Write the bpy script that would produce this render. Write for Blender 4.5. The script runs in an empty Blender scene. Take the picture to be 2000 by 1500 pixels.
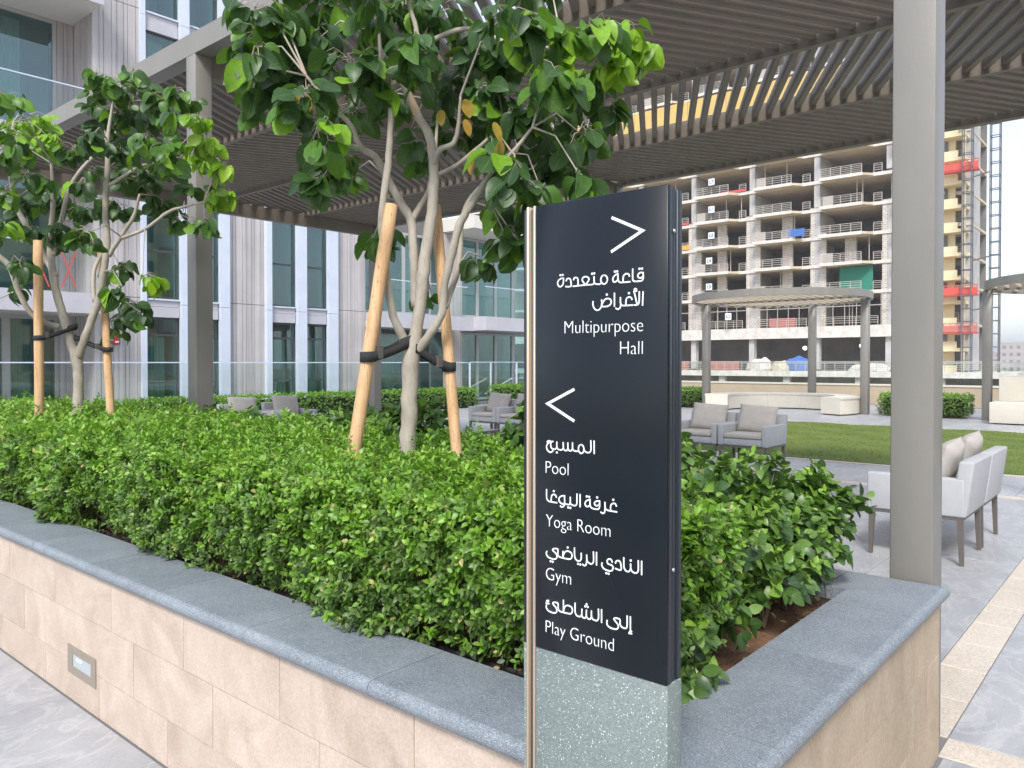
import bpy, bmesh, math, random, json
import numpy as np
from mathutils import Vector, Matrix
R_ = math.radians
random.seed(7); rng = np.random.default_rng(7)
scene = bpy.context.scene
COL = scene.collection

# ---------------------------------------------------------------- camera
cam = bpy.data.cameras.new('camera'); cam.sensor_width = 36; cam.lens = 27.36
cam.clip_start = .05; cam.clip_end = 6000; cam.shift_y = -.0110
camo = bpy.data.objects.new('camera', cam); COL.objects.link(camo); scene.camera = camo
FW = Vector((.7599, .6500, 0)); RT = Vector((.6500, -.7599, 0))
camo.location = (0, 0, 1.55)
camo.rotation_euler = (R_(90 - .75), 0, math.atan2(FW.y, FW.x) - math.pi/2)

# ---------------------------------------------------------------- light
SUN_EL, SUN_AZ = R_(46), math.atan2(-.50, -.86)      # direction towards the sun
w = bpy.data.worlds.new('World'); scene.world = w; w.use_nodes = True
nt = w.node_tree; bg = nt.nodes['Background']
sky = nt.nodes.new('ShaderNodeTexSky'); sky.sky_type = 'NISHITA'; sky.sun_disc = False
sky.sun_elevation = SUN_EL; sky.sun_rotation = math.pi/2 - SUN_AZ
sky.dust_density = 1.2; sky.air_density = 1.0; sky.ozone_density = 1.0
mxs = nt.nodes.new('ShaderNodeMix'); mxs.data_type = 'RGBA'; mxs.inputs[0].default_value = .45; mxs.inputs[7].default_value = (4.5, 4.55, 4.8, 1)   # thin bright overcast veil
nt.links.new(sky.outputs[0], mxs.inputs[6]); nt.links.new(mxs.outputs[2], bg.inputs[0]); bg.inputs[1].default_value = .15
sl = bpy.data.lights.new('sun', 'SUN'); sl.energy = 1.9; sl.angle = R_(15); sl.color = (1, .96, .90)
so = bpy.data.objects.new('sun', sl); COL.objects.link(so)
so.rotation_euler = Vector((math.cos(SUN_AZ)*math.cos(SUN_EL), math.sin(SUN_AZ)*math.cos(SUN_EL), math.sin(SUN_EL))).to_track_quat('Z', 'Y').to_euler()
so.location = (-8, -5, 30)
scene.view_settings.view_transform = 'Standard'; scene.view_settings.look = 'None'
scene.view_settings.gamma = 1; scene.view_settings.exposure = 1.08
scene.cycles.max_bounces = 8; scene.cycles.transparent_max_bounces = 12

# ---------------------------------------------------------------- helpers
def put(name, me, mat=None, parent=None, loc=None, rz=0, **tags):
    o = bpy.data.objects.new(name, me); COL.objects.link(o)
    if mat is not None and me is not None and not me.materials: me.materials.append(mat)
    if parent is not None: o.parent = parent
    if loc is not None: o.location = loc
    if rz: o.rotation_euler = (0, 0, rz)
    for k, v in tags.items(): o['category' if k == 'cat' else k] = v
    return o
def thing(name, label, cat, loc=(0, 0, 0), rz=0, group=None):
    o = put(name, None, loc=loc, rz=rz, label=label, cat=cat)
    if group: o['group'] = group
    return o
def dup(root, label=None, loc=None, rz=None):
    r = root.copy(); COL.objects.link(r)
    if label: r['label'] = label
    if loc is not None: r.location = loc
    if rz is not None: r.rotation_euler = (0, 0, rz)
    for ch in list(root.children):
        c = ch.copy(); COL.objects.link(c); c.parent = r
        for g in list(ch.children):
            d = g.copy(); COL.objects.link(d); d.parent = c
    return r
class MB:
    def __init__(s): s.v = []; s.f = []
    def box(s, x0, x1, y0, y1, z0, z1):
        n = len(s.v)
        s.v += [(x0,y0,z0),(x1,y0,z0),(x1,y1,z0),(x0,y1,z0),(x0,y0,z1),(x1,y0,z1),(x1,y1,z1),(x0,y1,z1)]
        s.f += [(n,n+3,n+2,n+1),(n+4,n+5,n+6,n+7),(n,n+1,n+5,n+4),(n+1,n+2,n+6,n+5),(n+2,n+3,n+7,n+6),(n+3,n,n+4,n+7)]
        return s
    def prism(s, pts, z0, z1):
        n = len(s.v); k = len(pts)
        s.v += [(x, y, z0) for x, y in pts] + [(x, y, z1) for x, y in pts]
        s.f += [tuple(range(n+k-1, n-1, -1)), tuple(range(n+k, n+2*k))]
        for i in range(k):
            j = (i+1) % k; s.f.append((n+i, n+j, n+k+j, n+k+i))
        return s
    def tube(s, pts, rad, seg=8, cap=True):
        pts = [Vector(p) for p in pts]; m = len(pts)
        if not hasattr(rad, '__len__'): rad = [rad]*m
        n0 = len(s.v); ref = None
        for i, p in enumerate(pts):
            t = (pts[min(i+1, m-1)] - pts[max(i-1, 0)]).normalized()
            if ref is None: ref = Vector((1,0,0)) if abs(t.x) < .8 else Vector((0,1,0))
            a = (ref - t*ref.dot(t)).normalized(); ref = a; b = t.cross(a)
            for k in range(seg):
                th = 2*math.pi*k/seg
                s.v.append(tuple(p + (a*math.cos(th) + b*math.sin(th))*rad[i]))
        for i in range(m-1):
            for k in range(seg):
                k2 = (k+1) % seg
                s.f.append((n0+i*seg+k, n0+i*seg+k2, n0+(i+1)*seg+k2, n0+(i+1)*seg+k))
        if cap:
            s.f.append(tuple(range(n0+seg-1, n0-1, -1))); s.f.append(tuple(range(n0+(m-1)*seg, n0+m*seg)))
        return s
    def bar(s, a, b, w_, h_=None):
        h_ = h_ or w_
        a = Vector(a); b = Vector(b); t = (b-a).normalized()
        up = Vector((0,0,1)) if abs(t.z) < .95 else Vector((1,0,0))
        sd = t.cross(up).normalized()*w_/2; u = sd.cross(t).normalized()*h_/2
        n = len(s.v)
        for p in (a, b): s.v += [tuple(p+sd*i+u*j) for i, j in ((-1,-1),(1,-1),(1,1),(-1,1))]
        s.f += [(n,n+1,n+2,n+3),(n+7,n+6,n+5,n+4)] + [(n+i, n+4+i, n+4+(i+1)%4, n+(i+1)%4) for i in range(4)]
        return s
    def mesh(s, name, smooth=False):
        me = bpy.data.meshes.new(name); me.from_pydata(s.v, [], s.f)
        if smooth: me.polygons.foreach_set('use_smooth', [True]*len(me.polygons))
        me.update(); return me
    def build(s, name, mat, parent=None, smooth=False, **k):
        return put(name, s.mesh(name, smooth), mat, parent, **k)
def rbox(name, x0, x1, y0, y1, z0, z1, r=.01, seg=2):
    bm = bmesh.new(); bmesh.ops.create_cube(bm, size=1)
    for v in bm.verts: v.co = Vector(((x0+x1)/2+v.co.x*(x1-x0), (y0+y1)/2+v.co.y*(y1-y0), (z0+z1)/2+v.co.z*(z1-z0)))
    bmesh.ops.bevel(bm, geom=bm.edges[:], offset=r, segments=seg, affect='EDGES', profile=.5)
    for f in bm.faces: f.smooth = True
    me = bpy.data.meshes.new(name); bm.to_mesh(me); bm.free(); return me
def bx(name, mat, parent, *a, **k): return MB().box(*a).build(name, mat, parent, **k)

# ---------------------------------------------------------------- materials
class NT:
    def __init__(s, m): s.m = m; s.t = m.node_tree; s.n = s.t.nodes
    def new(s, typ, **k):
        n = s.n.new('ShaderNode'+typ)
        for a, v in k.items():
            if a.startswith('i_'): n.inputs[int(a[2:]) if a[2:].isdigit() else a[2:].replace('_', ' ')].default_value = v
            else: setattr(n, a, v)
        return n
    def link(s, a, b): s.t.links.new(a, b)
def c4(c): return (c[0], c[1], c[2], 1)
def mixrgb(N, fac, a, b, mode='MIX'):
    m = N.new('Mix', data_type='RGBA', blend_type=mode)
    for sock, val in ((m.inputs[0], fac), (m.inputs[6], a), (m.inputs[7], b)):
        if hasattr(val, 'links'): N.link(val, sock)
        else: sock.default_value = val if not isinstance(val, tuple) else (val if len(val) == 4 else c4(val))
    return m.outputs[2]
def ramp(N, src, stops):
    r = N.new('ValToRGB'); e = r.color_ramp.elements
    while len(e) < len(stops): e.new(.5)
    for i, (p, c) in enumerate(stops): e[i].position = p; e[i].color = c4(c) if isinstance(c, tuple) else (c, c, c, 1)
    N.link(src, r.inputs[0]); return r.outputs[0]
def coord(N, kind='Object', scale=(1,1,1)):
    if kind == 'World': o = N.new('NewGeometry').outputs['Position']
    else: o = N.new('TexCoord').outputs[kind]
    mp = N.new('Mapping'); mp.inputs['Scale'].default_value = scale; N.link(o, mp.inputs[0]); return mp.outputs[0]
def noise(N, co, sc, det=4, rough=.55, dist=0):
    n = N.new('TexNoise'); n.inputs['Scale'].default_value = sc; n.inputs['Detail'].default_value = det
    n.inputs['Roughness'].default_value = rough; n.inputs['Distortion'].default_value = dist
    N.link(co, n.inputs['Vector']); return n.outputs['Fac']
def bump(N, h, st, dist, nrm_in):
    b = N.new('Bump'); b.inputs['Strength'].default_value = st; b.inputs['Distance'].default_value = dist
    N.link(h, b.inputs['Height']); N.link(b.outputs[0], nrm_in)
def mat(name, col, rough=.6, metal=0, spec=.5, var=None, vs=8, bp=0, bs=60, rnd=0, space='World', stretch=(1,1,1)):
    m = bpy.data.materials.new(name); m.use_nodes = True; N = NT(m); p = N.n['Principled BSDF']
    p.inputs['Roughness'].default_value = rough; p.inputs['Metallic'].default_value = metal
    p.inputs['Specular IOR Level'].default_value = spec
    co = coord(N, space, stretch)
    out = None; base = c4(col)
    if var is not None:
        f = noise(N, co, vs, 5)
        f = ramp(N, f, [(.3, 0.0), (.7, 1.0)])
        base = mixrgb(N, f, c4(col), c4(var)); out = base
    if rnd:
        oi = N.new('ObjectInfo'); mr = N.new('MapRange'); mr.inputs['To Min'].default_value = 1-rnd; mr.inputs['To Max'].default_value = 1+rnd
        N.link(oi.outputs['Random'], mr.inputs[0])
        cb = N.new('CombineColor'); [N.link(mr.outputs[0], cb.inputs[i]) for i in range(3)]
        base = mixrgb(N, 1.0, base, cb.outputs[0], 'MULTIPLY'); out = base
    if out is not None: N.link(out, p.inputs['Base Color'])
    else: p.inputs['Base Color'].default_value = base
    if bp: bump(N, noise(N, co, bs, 3), bp, .01, p.inputs['Normal'])
    m['N'] = 1
    return m
def stone_mat(name, a, b, c, speck=None, sp_sc=400, rnd=.06, vs=6, rough=.55, stretch=(1,1,1), vein=0, fine=120, ov=.32, dist=.4):
    m = bpy.data.materials.new(name); m.use_nodes = True; N = NT(m); p = N.n['Principled BSDF']
    co = coord(N, 'World', stretch); oi = N.new('ObjectInfo')
    mv = N.new('VectorMath', operation='MULTIPLY_ADD'); N.link(oi.outputs['Random'], mv.inputs[0]); mv.inputs[1].default_value = (9, 9, 9); N.link(co, mv.inputs[2])
    cv = mv.outputs[0]
    f = noise(N, cv, vs, 6, .6, dist)
    base = ramp(N, f, [(.28, a), (.5, b), (.74, c)])
    g = noise(N, cv, fine, 3, .7)
    base = mixrgb(N, ov, base, ramp(N, g, [(.3, (.12,.12,.12)), (.7, (.9,.9,.9))]), 'OVERLAY')
    if vein:
        wv = noise(N, cv, 2.3, 5, .55, 2.2)
        a_ = N.new('Math', operation='SUBTRACT'); N.link(wv, a_.inputs[0]); a_.inputs[1].default_value = .5
        b_ = N.new('Math', operation='ABSOLUTE'); N.link(a_.outputs[0], b_.inputs[0])
        vv = ramp(N, b_.outputs[0], [(0, vein), (.035, 0.0)])
        base = mixrgb(N, vv, base, (.72, .70, .67, 1))
    if speck:
        vo = N.new('TexVoronoi'); vo.inputs['Scale'].default_value = sp_sc; N.link(cv, vo.inputs['Vector'])
        wn = ramp(N, vo.outputs['Color'], [(.55, 0.0), (.78, 1.0)])
        mm = N.new('Math', operation='MULTIPLY'); N.link(wn, mm.inputs[0]); mm.inputs[1].default_value = .55
        base = mixrgb(N, mm.outputs[0], base, c4(speck))
    mr = N.new('MapRange'); mr.inputs['To Min'].default_value = 1-rnd; mr.inputs['To Max'].default_value = 1+rnd; N.link(oi.outputs['Random'], mr.inputs[0])
    cb = N.new('CombineColor'); [N.link(mr.outputs[0], cb.inputs[i]) for i in range(3)]
    base = mixrgb(N, 1.0, base, cb.outputs[0], 'MULTIPLY')
    N.link(base, p.inputs['Base Color']); p.inputs['Roughness'].default_value = rough
    bump(N, g, .25, .004, p.inputs['Normal'])
    return m
def leaf_mat(name, stops, rough=.4, obj=False, trans=.3, vein=.25, spec=.5):
    m = bpy.data.materials.new(name); m.use_nodes = True; N = NT(m); p = N.n['Principled BSDF']
    if obj: src = N.new('ObjectInfo').outputs['Random']
    else:
        at = N.new('Attribute', attribute_name='tint'); src = at.outputs['Fac']
    col = ramp(N, src, stops)
    uv = N.new('UVMap'); sx = N.new('SeparateXYZ'); N.link(uv.outputs[0], sx.inputs[0])
    # midrib and side veins
    a = N.new('Math', operation='SUBTRACT'); N.link(sx.outputs[0], a.inputs[0]); a.inputs[1].default_value = .5
    ab = N.new('Math', operation='ABSOLUTE'); N.link(a.outputs[0], ab.inputs[0])
    mid = ramp(N, ab.outputs[0], [(0.012, 1.0), (.035, 0.0)])
    k = N.new('Math', operation='MULTIPLY_ADD'); N.link(ab.outputs[0], k.inputs[0]); k.inputs[1].default_value = -.9; N.link(sx.outputs[1], k.inputs[2])
    fr = N.new('Math', operation='MULTIPLY'); N.link(k.outputs[0], fr.inputs[0]); fr.inputs[1].default_value = 8
    f2 = N.new('Math', operation='PINGPONG'); N.link(fr.outputs[0], f2.inputs[0]); f2.inputs[1].default_value = .5
    sv = ramp(N, f2.outputs[0], [(0.02, .8), (.12, 0.0)])
    mx = N.new('Math', operation='MAXIMUM'); N.link(mid, mx.inputs[0]); N.link(sv, mx.inputs[1])
    mm = N.new('Math', operation='MULTIPLY'); N.link(mx.outputs[0], mm.inputs[0]); mm.inputs[1].default_value = vein
    light = mixrgb(N, .65, col, (.28, .40, .14, 1))
    nz = noise(N, coord(N, 'World'), 40, 3)
    col = mixrgb(N, mm.outputs[0], col, light)
    col = mixrgb(N, .35, col, ramp(N, nz, [(.3, (.25,.25,.25)), (.7, (.75,.75,.75))]), 'OVERLAY')
    N.link(col, p.inputs['Base Color']); p.inputs['Roughness'].default_value = rough; p.inputs['Specular IOR Level'].default_value = spec
    bump(N, mx.outputs[0], -.35, .003, p.inputs['Normal'])
    tr = N.new('BsdfTranslucent'); tc = mixrgb(N, .5, col, (.22, .42, .03, 1)); N.link(tc, tr.inputs[0])
    ms = N.new('MixShader'); ms.inputs[0].default_value = trans
    N.link(p.outputs[0], ms.inputs[1]); N.link(tr.outputs[0], ms.inputs[2]); N.link(ms.outputs[0], N.n['Material Output'].inputs[0])
    return m
def glass_mat(name, tint, ior=1.5, rough=.0):
    m = bpy.data.materials.new(name); m.use_nodes = True; N = NT(m); N.n.remove(N.n['Principled BSDF'])
    tr = N.new('BsdfTransparent'); tr.inputs[0].default_value = c4(tint)
    gl = N.new('BsdfGlossy'); gl.inputs['Roughness'].default_value = rough; gl.inputs[0].default_value = (.9,.95,.95,1)
    fr = N.new('Fresnel'); ge = N.new('NewGeometry'); mi = N.new('Mix', data_type='FLOAT'); mi.inputs[2].default_value = ior; mi.inputs[3].default_value = 1/ior
    N.link(ge.outputs['Backfacing'], mi.inputs[0]); N.link(mi.outputs[0], fr.inputs[0])
    ms = N.new('MixShader'); N.link(fr.outputs[0], ms.inputs[0]); N.link(tr.outputs[0], ms.inputs[1]); N.link(gl.outputs[0], ms.inputs[2])
    N.link(ms.outputs[0], N.n['Material Output'].inputs[0]); return m

M = {}
M['pergola'] = mat('shaded_powder_coat', (.19,.162,.132), .5, var=(.165,.141,.115), vs=5, bp=.03, bs=300)  # column paint darkened: underside shade of slats and beams put into the colour
M['column'] = mat('column_powder_coat', (.245,.232,.21), .42, var=(.205,.195,.178), vs=3.5, bp=.06, bs=120, stretch=(1,1,.4))
M['grey_metal'] = mat('dark_grey_metal', (.10,.09,.085), .45)
M['alu'] = mat('pale_aluminium', (.62,.67,.78), .38, var=(.56,.61,.72), vs=2)
M['frame'] = mat('grey_window_frame', (.42,.42,.42), .4)
M['frame_dark'] = mat('dark_window_frame', (.05,.06,.065), .35)
M['spandrel'] = mat('lilac_grey_spandrel', (.50,.49,.53), .45, var=(.45,.44,.48), vs=3)
M['soffit'] = mat('pale_soffit_render', (.66,.63,.58), .8)
M['room'] = mat('interior_wall', (.36,.44,.44), .9)
M['curtain'] = mat('sheer_curtain', (.62,.60,.54), .9)
M['glass'] = glass_mat('window_glass', (.60,.80,.80), 1.9)
M['clear'] = glass_mat('balustrade_glass', (.93,.965,.955), 1.4)
M['steel'] = mat('brushed_steel', (.62,.63,.64), .3, metal=.8)
M['coping'] = stone_mat('blue_grey_granite', (.130,.150,.170), (.165,.190,.212), (.215,.238,.26), speck=(.42,.46,.52), sp_sc=420, vs=4, rough=.5, rnd=.08, fine=260)
M['tile'] = stone_mat('beige_travertine_tile', (.42,.33,.26), (.50,.405,.33), (.57,.485,.41), vs=3.2, rnd=.07, rough=.6, fine=110, ov=.16, dist=1.4)
M['tile_shaded'] = stone_mat('tan_shaded_tile', (.36,.28,.195), (.43,.34,.245), (.50,.40,.30), vs=4, rnd=.06, rough=.65, stretch=(1,1,.5), fine=110, ov=.2, dist=1.0)  # planter tile made tanner and darker: shade of the side faces put into colour
M['paving'] = stone_mat('grey_marble_paving', (.27,.28,.30), (.34,.345,.36), (.43,.43,.435), vs=1.5, rnd=.06, rough=.40, vein=.22, stretch=(.7,1.25,1), fine=90, ov=.12, dist=1.6)
M['band'] = stone_mat('beige_paving_band', (.50,.43,.35), (.56,.49,.41), (.62,.55,.47), vs=3, rnd=.05, rough=.5, fine=80)
M['grout'] = mat('grout', (.66,.60,.53), .9)
M['dark_grout'] = mat('dark_grout', (.18,.18,.18), .9)
M['soil'] = mat('brown_soil', (.11,.055,.028), .95, var=(.20,.11,.06), vs=30, bp=.9, bs=90)
M['bark'] = mat('grey_bark', (.42,.375,.32), .8, var=(.29,.25,.20), vs=14, bp=.5, bs=60, stretch=(1,1,.5))
M['twig'] = mat('brown_twig', (.20,.15,.10), .8)
M['stake'] = mat('pine_stake', (.68,.46,.27), .7, var=(.50,.28,.13), vs=9, bp=.6, bs=60, stretch=(3,3,.22))
def wood_like(name, base, dark, patch, sx, crack, pth):
    m = bpy.data.materials.new(name); m.use_nodes = True; N = NT(m); p = N.n['Principled BSDF']; p.inputs['Roughness'].default_value = .75
    a = noise(N, coord(N, 'World', sx), 14, 5, .6); col = ramp(N, a, [(.3, dark), (.65, base)])
    c = noise(N, coord(N, 'World', (70, 70, 3.0)), 1, 3, .6, .6); cr = ramp(N, c, [(.5-.002, 0.0), (.505, crack), (.52, 0.0)])
    col = mixrgb(N, cr, col, (.13, .065, .03, 1))
    q = noise(N, coord(N, 'World', (1, 1, .55)), 11, 3, .5); pm = ramp(N, q, [(pth, 0.0), (pth+.05, .75)]); col = mixrgb(N, pm, col, c4(patch))
    N.link(col, p.inputs[0]); bump(N, a, .5, .006, p.inputs['Normal']); return m
M['strap'] = mat('black_webbing', (.025,.025,.027), .8, bp=.5, bs=300)
M['navy'] = mat('navy_lacquer', (.006,.0098,.0145), .27, spec=.3)
M['navy_side'] = mat('dark_sign_edge', (.012,.017,.026), .4)
M['gold'] = mat('champagne_strip', (.55,.43,.32), .38, metal=.5)
M['white'] = mat('white_vinyl', (.82,.84,.86), .55)
M['fabric'] = mat('pale_grey_outdoor_fabric', (.43,.44,.455), .9, var=(.395,.405,.42), vs=12, bp=.15, bs=500)
M['cushion'] = mat('warm_grey_cushion_fabric', (.48,.445,.41), .95, var=(.43,.40,.37), vs=10, bp=.2, bs=450)
M['leg'] = mat('taupe_leg_metal', (.12,.105,.095), .5)
M['cream'] = mat('cream_stone_bench', (.64,.60,.515), .75, var=(.58,.545,.465), vs=2)
M['parapet'] = mat('beige_parapet_render', (.46,.38,.27), .85, var=(.40,.33,.24), vs=1.5)
M['concrete'] = mat('raw_concrete', (.50,.49,.48), .9, var=(.36,.355,.35), vs=.6)
M['concrete_edge'] = mat('pale_slab_edge', (.72,.68,.63), .9, var=(.50,.47,.44), vs=1.6)
M['formwork'] = mat('tan_formwork_soffit', (.62,.53,.40), .9, var=(.48,.41,.31), vs=.5)
M['dark_in'] = mat('dark_interior', (.13,.13,.135), .95, var=(.22,.21,.20), vs=.4)
M['rail'] = mat('scaffold_rail', (.48,.44,.40), .6)
M['red'] = mat('red_barrier', (.60,.08,.06), .6)
M['redlight'] = mat('faded_red_panel', (.50,.16,.14), .8)
M['blue'] = mat('blue_tarpaulin', (.05,.14,.42), .7)
M['green_net'] = mat('green_net', (.02,.20,.14), .8)
M['yellow'] = mat('yellow_formwork_panel', (.62,.42,.12), .7, var=(.52,.36,.12), vs=.8)
M['cream_wall'] = mat('cream_render', (.80,.68,.44), .9, var=(.72,.60,.38), vs=.5)
M['orange'] = mat('orange_panel', (.80,.36,.05), .8)
M['sand'] = mat('sandy_ground', (.42,.36,.26), .95, var=(.30,.27,.18), vs=.05)
M['far'] = mat('pale_far_render', (.42,.38,.36), .9)
M['mast'] = mat('galvanised_mast', (.10,.10,.115), .6)
M['alarm'] = mat('red_plastic', (.55,.02,.03), .4)

def blockwork():
    m = bpy.data.materials.new('grey_blockwork'); m.use_nodes = True; N = NT(m); p = N.n['Principled BSDF']; p.inputs['Roughness'].default_value = .95
    g = N.new('NewGeometry'); sp = N.new('SeparateXYZ'); N.link(g.outputs['Position'], sp.inputs[0])
    cb = N.new('CombineXYZ'); N.link(sp.outputs[1], cb.inputs[0]); N.link(sp.outputs[2], cb.inputs[1])
    b = N.new('TexBrick'); N.link(cb.outputs[0], b.inputs['Vector']); b.inputs['Scale'].default_value = 1
    b.inputs['Brick Width'].default_value = .42; b.inputs['Row Height'].default_value = .22; b.inputs['Mortar Size'].default_value = .025
    b.inputs['Color1'].default_value = (.36,.32,.28,1); b.inputs['Color2'].default_value = (.50,.46,.41,1); b.inputs['Mortar'].default_value = (.68,.64,.60,1)
    N.link(b.outputs[0], p.inputs[0]); return m
M['block'] = blockwork()
def terrazzo():
    m = stone_mat('sage_terrazzo', (.15,.185,.178), (.17,.205,.197), (.19,.225,.217), vs=3, rnd=0, rough=.35, fine=200)
    N = NT(m); p = N.n['Principled BSDF']; src = p.inputs['Base Color'].links[0].from_socket
    co = coord(N, 'World'); base = src
    for sc_, th, off in ((240, .10, 0), (420, .085, 5)):
        mp = N.new('Mapping'); mp.inputs['Location'].default_value = (off, off, off); N.link(co, mp.inputs[0])
        v = N.new('TexVoronoi'); v.inputs['Scale'].default_value = sc_; N.link(mp.outputs[0], v.inputs['Vector'])
        f = ramp(N, v.outputs['Distance'], [(th*2.2, 1.0), (th*2.8, 0.0)])
        k = ramp(N, v.outputs['Color'], [(.66, 0.0), (.70, 1.0)])
        mm = N.new('Math', operation='MULTIPLY'); N.link(f, mm.inputs[0]); N.link(k, mm.inputs[1])
        base = mixrgb(N, mm.outputs[0], base, (.74,.76,.72,1))
    N.link(base, p.inputs['Base Color']); return m
M['terrazzo'] = terrazzo()
def panel_mat():
    m = bpy.data.materials.new('ribbed_taupe_cladding'); m.use_nodes = True; N = NT(m); p = N.n['Principled BSDF']; p.inputs['Roughness'].default_value = .6
    oi = coord(N, 'World', (7, 7, .10)); f = noise(N, oi, 1.0, 4, .6)
    col = ramp(N, f, [(.3, (.36,.335,.33)), (.5, (.46,.43,.43)), (.7, (.55,.52,.52))])
    g = noise(N, coord(N, 'World'), .8, 3)
    col = mixrgb(N, .3, col, ramp(N, g, [(.3, (.3,.3,.3)), (.7, (.7,.7,.7))]), 'OVERLAY')
    N.link(col, p.inputs[0]); return m
M['panel'] = panel_mat()
def lawn_mat():
    m = bpy.data.materials.new('mown_lawn'); m.use_nodes = True; N = NT(m); p = N.n['Principled BSDF']; p.inputs['Roughness'].default_value = .9
    a = noise(N, coord(N, 'World'), 1.2, 4); b = noise(N, coord(N, 'World'), 60, 3)
    c = ramp(N, a, [(.3, (.095,.145,.018)), (.7, (.15,.20,.03))])
    c = mixrgb(N, .5, c, ramp(N, b, [(.3, (.2,.2,.2)), (.7, (.8,.8,.8))]), 'OVERLAY')
    N.link(c, p.inputs[0]); bump(N, b, .8, .02, p.inputs['Normal']); return m
M['lawn'] = lawn_mat()

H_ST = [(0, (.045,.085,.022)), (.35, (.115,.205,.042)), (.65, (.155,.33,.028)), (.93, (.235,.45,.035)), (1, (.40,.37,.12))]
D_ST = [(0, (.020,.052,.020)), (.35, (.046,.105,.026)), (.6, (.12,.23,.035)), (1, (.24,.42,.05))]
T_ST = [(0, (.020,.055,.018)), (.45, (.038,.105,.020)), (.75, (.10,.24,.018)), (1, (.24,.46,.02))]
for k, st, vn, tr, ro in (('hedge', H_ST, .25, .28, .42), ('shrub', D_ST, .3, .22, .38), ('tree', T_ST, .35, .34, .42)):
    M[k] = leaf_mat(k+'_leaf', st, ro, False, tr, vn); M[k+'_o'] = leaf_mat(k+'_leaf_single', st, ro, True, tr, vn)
M['lime'] = leaf_mat('young_lime_leaf', [(0, (.17,.36,.02)), (1, (.36,.56,.03))], .38, True, .4, .2)
M['yellow_leaf'] = leaf_mat('yellowed_leaf', [(0, (.42,.34,.05)), (1, (.45,.22,.04))], .5, True, .35, .3)

M['bark'] = wood_like('mottled_grey_bark', (.43,.39,.33), (.29,.255,.21), (.55,.36,.19), (1,1,.5), .35, .66)
M['stake'] = wood_like('peeled_pine', (.66,.44,.25), (.52,.30,.14), (.33,.16,.07), (3,3,.2), .9, .72)
# ---------------------------------------------------------------- ground and paving
gm = MB(); gm.v = [(-600,-600,-9.0),(3500,-600,-9.0),(3500,2500,-9.0),(-600,2500,-9.0)]; gm.f = [(0,1,2,3)]
gm.build('ground', M['sand'], kind='structure')
floor = MB().box(-12, 30.3, -10, 40, -.6, -.006).build('terrace_floor', M['dark_grout'], kind='structure')
def bevel_slab(w_, h_, t, r=.003):
    s = MB(); x, y = w_/2, h_/2
    s.v = [(-x,-y,-t),(x,-y,-t),(x,y,-t),(-x,y,-t),(-x,-y,-r),(x,-y,-r),(x,y,-r),(-x,y,-r),(-x+r,-y+r,0),(x-r,-y+r,0),(x-r,y-r,0),(-x+r,y-r,0)]
    s.f = [(0,1,5,4),(1,2,6,5),(2,3,7,6),(3,0,4,7),(4,5,9,8),(5,6,10,9),(6,7,11,10),(7,4,8,11),(8,9,10,11)]
    return s
slabm = {}
def slab(x0, x1, y0, y1, m, z=0.0, name='paving_slab', par=None, jit=.0006):
    key = (round(x1-x0, 3), round(y1-y0, 3), m)
    if key not in slabm:
        slabm[key] = bevel_slab(x1-x0-.005, y1-y0-.005, .018).mesh(name); slabm[key].materials.append(M[m])
    put(name, slabm[key], None, par or floor, ((x0+x1)/2, (y0+y1)/2, z+random.uniform(-jit, jit)))
XB, YB = (3.42, 3.60), (.71, .92)
# near path left of the planter and in front of it
for i in range(4):
    for j in range(13):
        x1 = 1.385 - i*.9; y0 = -1.5 + j*.9
        if x1 > 1.0 or i < 3: slab(x1-.9, x1, y0, y0+.9, 'paving')
for i in range(3): slab(1.385+i*.675, 1.385+(i+1)*.675, -.5, .69, 'paving')
for j in range(6): slab(XB[0]-.01, XB[1], -1.8+j*.42, -1.8+(j+1)*.42 - (.01 if j == 5 else 0), 'band')
for i in range(24): slab(XB[1]+i*.43, XB[1]+(i+1)*.43, YB[0], YB[1], 'band')
x = XB[1]
for i in range(6):
    slab(x, x+1.2, .11, .71, 'paving'); slab(x, x+1.2, -.49, .11, 'paving'); x += 1.2
# under the pergola
nrows = [(.92, 6.62), (6.84, 12.44)]
for (a, b) in nrows:
    n = 7; dy = (b-a)/n
    for j in range(n):
        for i in range(6):
            x0 = 3.60 + i*1.135
            slab(x0, x0+1.135, a+j*dy, a+(j+1)*dy, 'paving')
for i in range(16): slab(XB[1]+i*.43, XB[1]+(i+1)*.43, 6.62, 6.84, 'band')
for j in range(27): slab(10.41, 10.62, .92+j*.43, .92+(j+1)*.43, 'band')
def far_paving():
    s = MB()
    def fill(x0, x1, y0, y1, dx, dy):
        nx = max(1, round((x1-x0)/dx)); ny = max(1, round((y1-y0)/dy))
        for i in range(nx):
            for j in range(ny):
                a = x0+(x1-x0)*i/nx; b = y0+(y1-y0)*j/ny; e = random.uniform(-.0006, .0006)
                s.box(a+.003, a+(x1-x0)/nx-.003, b+.003, b+(y1-y0)/ny-.003, -.004, e)
    fill(10.63, 12.42, -4, 19.5, .9, .6); fill(12.42, 20.3, 9.2, 19.5, 1.2, .6); fill(20.3, 30.0, -6, 19.5, 1.2, .6)
    fill(3.44, 10.62, 12.5, 19.5, 1.2, .6); fill(3.6, 10.4, -6, -.5, 1.2, .6)
    fill(-6, -2.3, -6, 14, 1.2, 1.2)
    s.build('paving_field', M['paving'], floor, kind='stuff')
far_paving()
s = MB()
s.box(12.44, 12.56, -6, 9.2, -.004, .012); s.box(20.14, 20.28, -6, 9.2, -.004, .012); s.box(12.56, 20.14, 9.08, 9.2, -.004, .012)
s.build('lawn_edging', M['band'], floor)
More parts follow.
